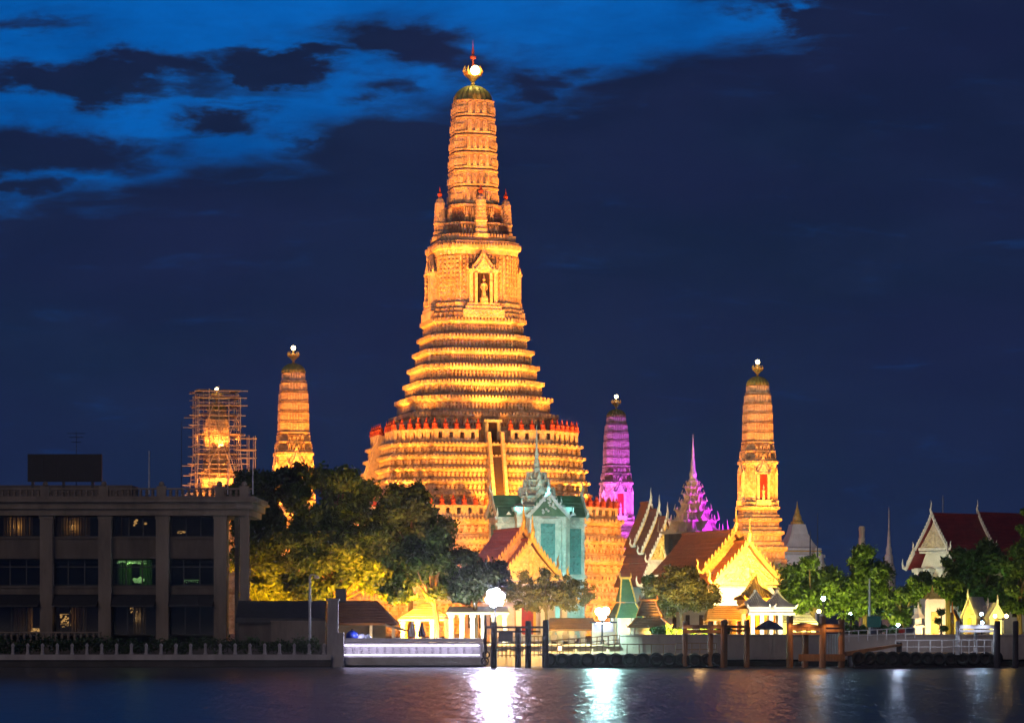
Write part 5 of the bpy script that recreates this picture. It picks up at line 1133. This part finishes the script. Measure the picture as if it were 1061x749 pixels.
# person in red behind the wall, right
def person(loc, rz, label):
    t = thing('person', label, 'person', loc, rz); me = bpy.data.meshes.new('body')
    vs = [(0, 0, .95), (0, 0, 1.12), (0, .01, 1.3), (0, .01, 1.43), (0, 0, 1.52), (0, -.02, 1.6), (0, -.02, 1.7), (.19, 0, 1.41), (.27, .0, 1.15), (.24, -.14, .95), (.23, -.2, .88), (-.19, 0, 1.41), (-.26, .02, 1.15), (-.27, -.03, .9), (-.27, -.06, .82), (.1, 0, .88), (.11, -.02, .5), (.11, .02, .09), (.12, -.12, .04), (-.1, 0, .88), (-.12, 0, .5), (-.12, .03, .09), (-.13, -.11, .04)]
    es = [(0, 1), (1, 2), (2, 3), (3, 4), (4, 5), (5, 6), (3, 7), (7, 8), (8, 9), (9, 10), (3, 11), (11, 12), (12, 13), (13, 14), (0, 15), (15, 16), (16, 17), (17, 18), (0, 19), (19, 20), (20, 21), (21, 22)]
    rd = [.15, .14, .16, .12, .055, .09, .085, .065, .05, .04, .045, .065, .05, .04, .045, .1, .07, .05, .05, .1, .07, .05, .05]
    me.from_pydata(vs, es, []); me.materials.append(MATS['skin']); o = bpy.data.objects.new('body', me); COL.objects.link(o); o.parent = t
    sk = o.modifiers.new('skin', 'SKIN'); o.modifiers.new('sub', 'SUBSURF').levels = 1; o.modifiers['sub'].render_levels = 1
    for i, r in enumerate(rd): me.skin_vertices[0].data[i].radius = (r, r * (.75 if i < 3 else 1))
    me.skin_vertices[0].data[0].use_root = True
    b = MB(); b.lathe([(.17, .86), (.19, 1.0), (.18, 1.15), (.215, 1.36), (.18, 1.45), (.08, 1.5)], 12)
    for s_ in (-1, 1): b.tube([(s_ * .17, 0, 1.42), (s_ * .25, .0, 1.28), (s_ * .285, .01, 1.13)], [.09, .08, .075], 8)
    b.build('shirt', 'shirt_red', t, True); b = MB()
    for s_ in (-1, 1): b.tube([(s_ * .09, 0, .92), (s_ * .115, -.01, .5), (s_ * .12, .02, .1)], [.13, .09, .075], 8)
    b.build('trousers', 'trouser', t, True); b = MB(); b.ball((0, .02, 1.7), .115, 10, 8); b.build('hair', 'hair', t, True)
    return t
person((wx(934.5, 276), 276, GZ), R(10), 'person in a red shirt standing behind the promenade wall')

# ------------------------------------------------------------------ shrines, sign and lamp posts on the right
t = thing('golden_shrine', 'tall brightly lit golden white shrine gate beneath the trees', 'shrine', (wx(966, 287), 287, GZ), R(6)); k = mm(1, 287)
def gz(p): return wz(p, 287) - GZ
b = MB(); b.box((0, 0, (gz(622)) / 2), (k * 17, 2.2, gz(622))); b.box((0, 0, gz(622) - .1), (k * 20, 2.6, .5)); b.box((0, 0, .4), (k * 21, 2.8, .8))
for s_ in (-1, 1): b.box((s_ * k * 8, -1.0, gz(622) / 2), (.5, .5, gz(622)))
b.build('wall', 'white_wall', t); b = MB(); b.box((0, -1.1, gz(642) * .8), (k * 8, .12, gz(640))); b.build('opening', 'gold_relief', t)
b = MB()
for i, (w, p, q) in enumerate(((16, 621.5, 619), (12, 619, 616.5), (8, 616.5, 614))): b.box((0, 0, (gz(p) + gz(q)) / 2), (k * w, 2.2 - .4 * i, gz(q) - gz(p)))
b.lathe([(k * 2.6, gz(614)), (k * 1.4, gz(611)), (.02, gz(606))], 8); b.build('roof', 'gold', t)
t = thing('small_shrine', 'small white lit spirit house left of the golden shrine gate', 'shrine', (wx(951.5, 286), 286, GZ)); b = MB(); b.box((0, 0, .8), (.7, .7, 1.6)); b.box((0, 0, 1.7), (1.1, 1.1, .2)); b.box((0, .1, 2.1), (.6, .5, .8)); b.build('pedestal', 'white_wall', t); b = MB(); b.lathe([(.75, 2.5), (.4, 2.9), (.3, 3.1), (.12, 3.5), (.02, 4.1)], 4); b.build('roof', 'white_trim', t)
def gable_house(name, label, px, Y, w, pe, pr, wall, roof, rz=0):
    t = thing(name, label, 'house', (wx(px, Y), Y, GZ), rz); e, r = wz(pe, Y) - GZ, wz(pr, Y) - GZ; hw = mm(w, Y) / 2; b = MB(); b.box((0, 2.5, e / 2), (hw * 1.8, 4.6, e)); b.prism([(-hw * .9, e), (hw * .9, e), (0, r - .1)], .25, 4.8); b.build('wall', wall, t)
    b = MB()
    for s_ in (-1, 1): b.prism([(0, r + .1), (s_ * hw * 1.1, e - .25), (s_ * hw * 1.1, e - .42), (0, r - .1)], -.3, 5.1)
    b.tube([(0, -.3, r), (0, -.45, r + .4), (0, -.35, r + .9)], [.13, .1, .02], 5); b.build('roof', roof, t); b = MB(); b.box((0, .18, e * .45), (hw * .5, .1, e * .8)); b.build('door', 'ochre_wall', t); return t
gable_house('gabled_house', 'small white gabled house beside the warm lamp', 1033, 288, 16, 637, 625, 'white_wall', 'white_trim')
gable_house('gabled_house', 'narrow pale gable roof left of the white gabled house', 1004, 290, 15, 636, 619, 'cream_wall', 'white_trim', R(-25))
gable_house('gabled_house', 'tiny cream gable between the two other small houses', 1022.5, 292, 8, 640, 628, 'cream_wall', 'white_trim', R(8))
gable_house('gabled_house', 'low warm lit house behind the small trees left of the shrine gate', 987, 293, 12, 642, 632, 'cream_wall', 'roof_red', R(-12))
t = thing('sign_post', 'tall pale pole carrying a blank teal sign board', 'sign', (wx(901, 276), 276, GZ)); b = MB(); b.tube([(0, 0, 0), (0, 0, wz(599, 276) - GZ)], [.13, .08], 7); b.build('pole', 'pale_metal', t); b = MB(); b.box((.4, -.1, wz(644, 276) - GZ), (mm(14, 276), .16, mm(11, 276))); b.box((.4, -.2, wz(638.6, 276) - GZ), (mm(14.6, 276), .1, .08)); b.build('sign_board', 'sign_teal', t)
def lamppost(name, label, px, py, Y, mat, r, post='dark_metal', cat='lamp post', arms=None):
    t = thing(name, label, cat, (wx(px, Y), Y, GZ)); z = wz(py, Y) - GZ; b = MB(); b.lathe([(.16, 0), (.14, .5), (.07, .6), (.06, z - r - .15), (.12, z - r - .1), (.12, z - r)], 8); b.build('post', post, t)
    for i, (dx, dz) in enumerate(arms or [(0, 0)]):
        l = MB(); l.ball((dx, 0, z + dz), r, 12, 8); l.build('lamp', mat, t, smooth=True)
        if arms: a = MB(); a.tube([(0, 0, z - r - .2), (dx * .6, 0, z - r - .1), (dx, 0, z + dz - r)], .05, 5); a.build('arm', post, t)
    if not arms: c = MB(); c.lathe([(r * .9, z + r * .8), (r * .5, z + r * 1.15), (.03, z + r * 1.4)], 8); c.build('cap', post, t)
    return t
def floodmast(name, label, px, py, Y, mat, heads, tiltpx=0):
    t = thing(name, label, 'floodlight', (wx(px, Y), Y, GZ)); z = wz(py, Y) - GZ; b = MB(); b.lathe([(.2, 0), (.18, .4), (.09, .5), (.08, z + .3)], 8); b.build('mast', 'dark_metal', t)
    for dx, dz, r in heads:
        h = MB(); h.lathe([(r * .5, .35), (r * 1.05, .0), (r * 1.08, -.12), (r * .95, -.12), (r * .8, -.02)], 14); h.v = [(x + dx, -.15 + zz - .0, z + dz + yy) for x, yy, zz in h.v]; o = h.build('lamp_head', 'dark_metal', t)
        l = MB(); l.ball((dx, -.3, z + dz), r * .9, 12, 8, .95); l.build('lamp', mat, o, smooth=True)
    return t
floodmast('floodlight_mast', 'brightest white floodlight, heads spread to its bloom, above the dark purple mooring frame', 513, 619, 277, 'lamp_white', [(0, 0, .4)] + [(.58 * math.cos(q * math.pi / 3 + .3), .58 * math.sin(q * math.pi / 3 + .3), .38) for q in range(6)])  # heads packed wide to put the lamp's bloom into its shape
floodmast('floodlight_mast', 'second bright teal white floodlight right of the olive tree', 624, 634.5, 278, 'lamp_teal', [(-.32, .1, .36), (.34, .16, .36), (0, -.36, .36)])  # three heads widen the lamp to the size of its glare
lamppost('lamp_post', 'cool white globe lamp on a post before the green tree right of the white pavilion', 853, 620, 276, 'lamp_cool', .2)
lamppost('lamp_post', 'warm yellow globe lamp just below the cool white globe', 848.5, 633, 274.5, 'lamp_warm', .18)
lamppost('lamp_post', 'cool white lamp left of the person in red', 930.5, 647, 277, 'lamp_cool', .16)
lamppost('lamp_post', 'white lamp pair standing behind the blue white mooring frame', 1017, 640, 277, 'lamp_cool', .14, arms=[(-.0, .4), (.06, -.45)])
lamppost('lamp_post', 'twin warm yellow lamps by the white gabled house', 1039, 638, 279, 'lamp_warm', .17, arms=[(-.75, 0), (.35, 0)])
lamppost('lamp_post', 'small cool globe lamp low in the trees left of the teal sign', 881, 635.5, 279, 'lamp_cool', .12)

# ------------------------------------------------------------------ trees
tree('dark spreading tree at the hotel roof corner below the orange small tower', 262, 322, [(258, 512, 33, 26), (300, 502, 34, 22), (270, 545, 30, 30)], 'leaf_dark', 9000, .34, 11, nb=18)
tree('broad rounded dark green tree in the middle of the left cluster', 338, 312, [(345, 520, 52, 34), (385, 530, 40, 28), (320, 555, 42, 30), (362, 560, 40, 26)], 'leaf_mid', 15000, .33, 12, nb=16, trunk=.45)
tree('dark tree on the right of the cluster before the great tower', 425, 316, [(418, 522, 30, 26), (438, 545, 34, 28), (405, 560, 30, 26)], 'leaf_dark', 9000, .33, 13, nb=16)
tree('low spreading tree lit bright yellow from below behind the shed', 268, 316, [(262, 590, 32, 38), (298, 602, 34, 26), (280, 618, 34, 14)], 'leaf_mid', 7000, .30, 14, nb=16)
tree('yellow lit tree above the pier house roof', 352, 301, [(345, 582, 46, 30), (388, 592, 38, 28), (325, 606, 32, 20), (405, 606, 34, 18), (360, 608, 40, 16)], 'leaf_mid', 10000, .30, 15, nb=16)
tree('leaning branched tree with teal tinged leaves above the white canopy', 453, 290, [(425, 580, 36, 26), (455, 572, 28, 28), (440, 606, 36, 18), (468, 602, 22, 20), (415, 612, 24, 14)], 'leaf_mid', 8000, .28, 16, nb=14, lean=-.6, fork=.2, trunk=.3)
tree('bluish dark tree behind the brightest floodlight', 492, 288, [(488, 592, 26, 28), (515, 600, 24, 20), (480, 612, 20, 18)], 'leaf_blue', 7500, .27, 17, nb=16)
tree('sparse olive tree under the golden gable before the teal shrine', 566, 283, [(566, 606, 40, 20), (594, 616, 28, 17), (542, 616, 26, 17), (566, 622, 40, 14)], 'leaf_olive', 10000, .13, 18, nb=46, clump=.26, fork=.3, trunk=.2)
tree('round clipped olive green tree before the orange roofed hall', 706, 288, [(706, 609, 36, 27), (690, 616, 26, 22), (724, 616, 24, 20), (706, 600, 24, 18)], 'leaf_olive', 11000, .17, 19, nb=44, clump=.26, trunk=.22)
tree('bright green tree behind the cool white globe lamp', 842, 298, [(840, 606, 32, 30), (825, 618, 22, 18), (860, 615, 22, 24)], 'leaf_mid', 8500, .27, 20, nb=18)
tree('tall green tree with pointed top behind the teal sign', 896, 300, [(892, 590, 24, 28), (905, 610, 28, 34), (880, 620, 24, 24)], 'leaf_mid', 9000, .27, 21, nb=18)
tree('dark green tree between the teal sign and the golden shrine gate', 934, 296, [(932, 626, 18, 26), (945, 615, 16, 18)], 'leaf_dark', 4500, .26, 22, nb=16)
tree('yellow lit tree arching over the golden shrine gate', 974, 292, [(968, 602, 22, 12), (980, 608, 18, 14), (956, 606, 14, 12)], 'leaf_mid', 5000, .25, 23, nb=16, trunk_px=982)
tree('dense dark tree hiding the lower part of the dark red roofed hall', 1015, 306, [(1000, 582, 24, 18), (1025, 580, 30, 26), (1000, 610, 26, 22), (1035, 612, 26, 22)], 'leaf_dark', 11000, .28, 24, nb=16)
tree('tall tree leaning in from the right edge of the picture', 1064, 298, [(1064, 548, 14, 24), (1060, 585, 18, 26)], 'leaf_mid', 4500, .27, 25, nb=14)
tree('low yellow lit tree at the right edge below the tall one', 1056, 290, [(1054, 618, 16, 22), (1062, 600, 16, 20)], 'leaf_mid', 4000, .25, 26, nb=14)
def topiary(px, Y, balls, label, base=658):
    t = thing('topiary_tree', label, 'tree', (wx(px, Y), Y, GZ)); rng = np.random.default_rng(int(px)); cl = [((mm(dx, Y), 0, wz(py, Y) - GZ), mm(r, Y)) for dx, py, r in balls]
    leafmesh('crown', leaf_faces(cl, rng, 1800, .12), 'leaf_mid', t); b = MB(); b.tube([(0, 0, 0), (.05, 0, wz(balls[0][1], Y) - GZ)], [.1, .06], 6)
    for (c, r) in cl[1:]: b.tube([(0, 0, c[2] * .6), c], .05, 5)
    b.build('trunk', 'bark', t)
topiary(911, 277.5, [(0, 633, 4.2), (-4, 646, 4), (5, 650, 3.6)], 'small clipped topiary tree with round tufts right of the teal sign')
topiary(881.5, 278, [(0, 640, 4), (4, 650, 3.5), (-5, 651, 4)], 'small clipped topiary tree with round tufts left of the teal sign')
topiary(975, 281, [(0, 634, 4.2), (-3, 643, 3.8), (3, 651, 4.2)], 'dark clipped topiary tree before the golden shrine gate')
def bush(px, py, w, h, Y, label, mat='leaf_mid', n=1800):
    t = thing('shrub', label, 'shrub', (wx(px, Y), Y, GZ)); rng = np.random.default_rng(int(px)); cl = [((rng.uniform(-.5, .5) * mm(w, Y), rng.uniform(-.6, .6), wz(py, Y) - GZ + rng.uniform(-.4, .25) * mm(h, Y)), mm(h, Y) * .4) for i in range(12)]
    leafmesh('foliage', leaf_faces(cl, rng, n, .15), mat, t); b = MB()
    for c, r in cl[:6]: b.tube([(c[0] * .3, 0, 0), c], .04, 5)
    b.build('stems', 'bark', t)
bush(682, 652, 18, 10, 277, 'yellow green lit shrub beside the small steep pavilion'); bush(712, 653, 44, 7, 278, 'low bright lit shrub row left of the brown mooring frame', n=2400); bush(672, 600, 10, 10, 300, 'teal lit shrub by the pale green roofed canopy', 'leaf_mid'); pass
for p, n_ in ((748, 'shrub beneath the ochre gallery right of the round olive tree'), (925, 'low green shrub on the promenade behind the person'), (890, 'lit yellow shrub below the teal sign board')): bush(p, 652, 14, 9, 279, n_)

# ------------------------------------------------------------------ floodlights of the place, and unseen spots added to brighten the waterfront
OR = (1.0, 0.265, 0.022); OG = (1.0, 0.31, 0.028); OD = (1.0, 0.36, 0.07); PU = (0.62, 0.10, 1.0); TL = (0.20, 0.92, 0.86); YL = (1.0, 0.29, 0.004); WW = (1.0, 0.78, 0.42)
def pl(ang, r, z):                                          # a place round the great tower: angle from its front, distance, height
    a = TH + R(ang); return (PX + r * math.sin(a), PY - r * math.cos(a), z)
KP = 2.6
for ang in (-62, -22, 22, 62):
    spot(pl(ang, 44, 3), pl(ang, 12, 14), OG, 34000 * KP, 60, .6); 
for ang in (-90, -45, 0, 45, 90):
    spot(pl(ang, s_up * 1.25 + (1.5 if abs(ang) == 45 else 4.0), z_low + .8), pl(ang, 8, z_up + 6), OG, 7000 * KP, 110, .4)
    spot(pl(ang, s_up * (1.28 if abs(ang) == 45 else 1.16), z_up + 2.2), pl(ang, 5.5, z_up + 20), OG, (5200 if abs(ang) == 45 else 7600) * KP, 75, .4)
    spot(pl(ang, 30, 14), pl(ang, 3, 50), OR, 44000 * KP, 28, .5)
for ang in (-60, -20, 20, 60):
    spot(pl(ang, 36, 14), pl(ang, 0, 69), OR, 98000 * KP, 22, .5)
def satlights(px, Y, c, k, k2=None, c2=None):
    x = wx(px, Y)
    for ang, kk_ in ((-75, .7), (-10, 1.0), (55, .8)):
        a = TH + R(ang); cc = c2 if (c2 and ang < -30) else c
        spot((x + 13 * math.sin(a), Y - 13 * math.cos(a), 9), (x, Y, 24), cc, 7500 * k * kk_, 75, .3)
        spot((x + 9 * math.sin(a), Y - 9 * math.cos(a), 11), (x, Y, 34), cc, 20000 * k * kk_, 50, .3)
satlights(785, SY, OR, 3.0); satlights(304, 357, OR, 3.6); satlights(638.5, 437.2, (.58, .08, .85), 2.3, c2=(.95, .25, .45)); satlights(224.5, 423.2, (1, .30, .05), .8)
for ang, r_ in ((-45, 3.8), (2, 3.3), (45, 3.8)):
    for z_ in (17, 23, 29):
        a = TH + R(ang); x = wx(224.5, 423.2); spot((x + r_ * math.sin(a), 423.2 - r_ * math.cos(a), z_), (x, 423.2, z_ + 5), (1, .27, .03), 2600, 100, .15)
spot((wx(800, 345), 344, 8), (wx(724, YP), YP, 15), (0.60, 0.02, 1.0), 45000, 70, .3); spot((wx(800, 333), 333, 12), (wx(720, YP), YP, 19), (0.60, 0.02, 1.0), 22000, 50, .3)
spot((wx(575, 330), 330, 4), (wx(560, YT), YT, 14), TL, 8500, 80, .4); spot((wx(610, 335), 335, 4), (wx(570, YT), YT, 13), TL, 6500, 80, .4); spot((wx(530, 328), 328, 9), (wx(548, YT), YT, 16), TL, 4000, 80, .4)
# golden hall, its white wall, and the pavilions before it
spot((wx(768, 304), 305, 7.4), (wx(776, YR), YR, 8.6), (1, .78, .42), 9000, 110, .3); spot((wx(800, 296), 300, 8.2), (wx(774, YR), YR, 11), (1, .58, .11), 5000, 70, .3); spot((wx(745, 300), 302, 7.4), (wx(762, YR), YR + 2, 11.5), (1, .56, .10), 4500, 70, .3)
spot((wx(732, 303), 303, 9), (wx(716, 320), 321, 11), (1, .42, .08), 26000, 100, .3)
uplight((wx(795, 287), 286.5, 2.6), (1, .86, .62), 3000, aim=(0, 1, .5)); uplight((wx(825, 288), 287, 2.6), (1, .84, .6), 1500, aim=(0, 1, .5)); uplight((wx(750, 293), 293, 2.6), YL, 3000); uplight((wx(785, 297), 297.6, 4.6), YL, 2500)
spot((wx(575, 298), 299, 7), (wx(551, YG), YG, 9.5), (1, .60, .13), 6500, 90, .3); spot((wx(530, 300), 300, 8), (wx(522, 316), 316, 11), (1, .5, .3), 4000, 80, .3)
spot((wx(672, 338), 338, 9.5), (wx(688, YV), YV, 14), (1, .72, .34), 16000, 70, .3)
spot((wx(940, 314), 308, 6), (wx(962, YE), YE, 14), (1, .80, .62), 6000, 80, .3); spot((wx(930, 320), 321, 7), (wx(950, YE), YE, 9), (.45, .95, .95), 1500, 90, .3)
spot((wx(826, 405), 400, 4), (wx(826, YC), YC, 14), (.85, .85, 1.0), 9000, 70, .3)
# yellow lamps hidden under the trees
for px, Y, p in ((258, 308, 48000), (286, 309, 16000), (338, 293, 9000), (374, 292, 24000), (404, 292, 36000), (432, 286.5, 34000), (452, 286, 5000), (312, 297, 6000)):
    uplight((wx(px, Y), Y, 3.4), YL, p, aim=(0.1, 1, .45) if px > 330 else (.1, 1, .3), angle=80 if px > 330 else 70)
for px, py, Y, p in ((350, 606, 304, 5000), (400, 604, 305, 5000), (425, 612, 293, 5000)): uplight((wx(px, Y), Y, wz(py, Y)), (1, .42, .012), p, aim=(0, 1, .6), angle=110)
for px, Y, c, p in ((440, 288, (1, .82, .48), 3500), (475, 283, (1, .82, .45), 2500), (505, 283, (1, .84, .55), 2500)): uplight((wx(px, Y), Y, 2.5), c, p, aim=(0, 1, .5))
uplight((wx(385, 276), 275.5, 2.6), (1, .7, .35), 260, aim=(0, 1, .9)); uplight((wx(372, 275), 272.5, 3.1), (.6, .6, 1), 60, .1, aim=(0, 1, .1))
for px, Y, c, p in ((835, 292, (1, .85, .10), 3400), (862, 291, (1, .85, .10), 2800), (892, 292, (1, .85, .09), 4200), (912, 291, (1, .85, .12), 2200), (940, 290, (.8, 1, .25), 1200), (968, 282, (1, .62, .2), 2000), (955, 282, (1, .75, .4), 800), (975, 288, (1, .8, .06), 3000), (1052, 284, (1, .8, .15), 2400), (1010, 293, (1, .75, .5), 300), (1035, 295, (.3, 1, .5), 1200), (668, 284, (.4, 1, .8), 900), (652, 283, (.75, 1, .95), 2600), (470, 283, (.2, .9, .75), 900), (595, 277, (.7, .9, .6), 900), (735, 282, (1, .8, .3), 900)):
    uplight((wx(px, Y), Y, 2.5), c, p, .2, aim=(0, .6, 1))
for px, py, Y, c, p in ((845, 660, 264.4, (1, .5, .15), 130), (725, 668, 272, (1, .55, .2), 150), (1010, 668, 271, (.7, .75, 1), 260), (930, 668, 271, (.7, .75, 1), 200)):
    spot((wx(px, Y), Y, wz(py, Y) + 1.5), (wx(px, Y), Y - 6, 0.6), c, p, 140, .2)

for px, c in ((520, (1, .62, .22)), (545, (1, .66, .25)), (575, (1, .72, .25)), (605, (.85, .85, .4)), (630, (.5, .9, .7))):      # unseen spots added to wash the cream quay wall warm
    spot((wx(px, 271), 271.3, 3.6), (wx(px, 273), 273.4, 1.2), c, 1300, 130, .1)
for px in (820, 838, 860): spot((wx(px, 264.6), 264.6, 4.2), (wx(px, 265.5), 265.6, 1.0), (1, .48, .14), 110, 130, .1)  # unseen downlights added to bring out the jetty posts
for px in (712, 742): spot((wx(px, 264.6), 264.8, 4.0), (wx(px, 265.5), 266, 1.2), (1, .55, .2), 25, 130, .1)  # unseen downlights added to brighten the brown mooring frame

for px, Y, p, a in ((700, 275.6, 13000, .40), (722, 275.6, 12000, .40), (556, 276.6, 5200, .75), (584, 276.6, 4600, .75)): uplight((wx(px, Y), Y, 2.7), (1, .66, .12), p, .2, aim=(0, 1, a), angle=80)
spot((wx(847, 274), 274.6, 5.0), (wx(797, 294), 294, 6.4), (1, .80, .52), 5200, 45, .2); uplight((wx(785, 297), 297.0, 6.0), (1, .60, .12), 1500, .2, aim=(0, 1, 1))
for dx in (-4.4, 4.4): spot((cx + dx + 1.5, YT - 5.5, 17.2), (cx, YT, 21), TL, 900, 80, .3)
spot((cx + 1.2, YT - 6.5, 19), (cx, YT, 24), TL, 900, 60, .3)

for px in (1003, 1020): spot((wx(px, 264.6), 264.9, 4.2), (wx(px, 265.5), 266, 1.0), (.78, .82, 1.0), 90, 130, .1)  # unseen spots added to brighten the blue white frame
for px in (905, 945, 975): spot((wx(px, 266), 266.2, 3.4), (wx(px, 268), 268.6, 1.6), (.82, .84, 1.0), 70, 140, .1)
for px, Y, p in ((300, 306, 5000), (352, 296, 9000), (395, 295, 7000), (430, 288, 7000)): uplight((wx(px, Y), Y, 4.0), (1, .38, .012), p, aim=(0, 1, 1.5), angle=90)
# ------------------------------------------------------------------ thin scattering air added to give the lamps a glow
def glow_haze():
    m = bpy.data.materials.new('glow_haze'); m.use_nodes = True; t = m.node_tree; t.nodes.clear()
    pv = t.nodes.new('ShaderNodeVolumePrincipled'); pv.inputs['Density'].default_value = 0.00012; pv.inputs['Color'].default_value = (.92, .92, .96, 1); pv.inputs['Anisotropy'].default_value = 0.88
    ou = t.nodes.new('ShaderNodeOutputMaterial'); t.links.new(pv.outputs[0], ou.inputs['Volume']); MATS['glow_haze'] = m
    b = MB(); b.box((0, 200, 47), (1200, 720, 108)); o = b.build('glow_haze', 'glow_haze'); o['kind'] = 'stuff'
glow_haze()
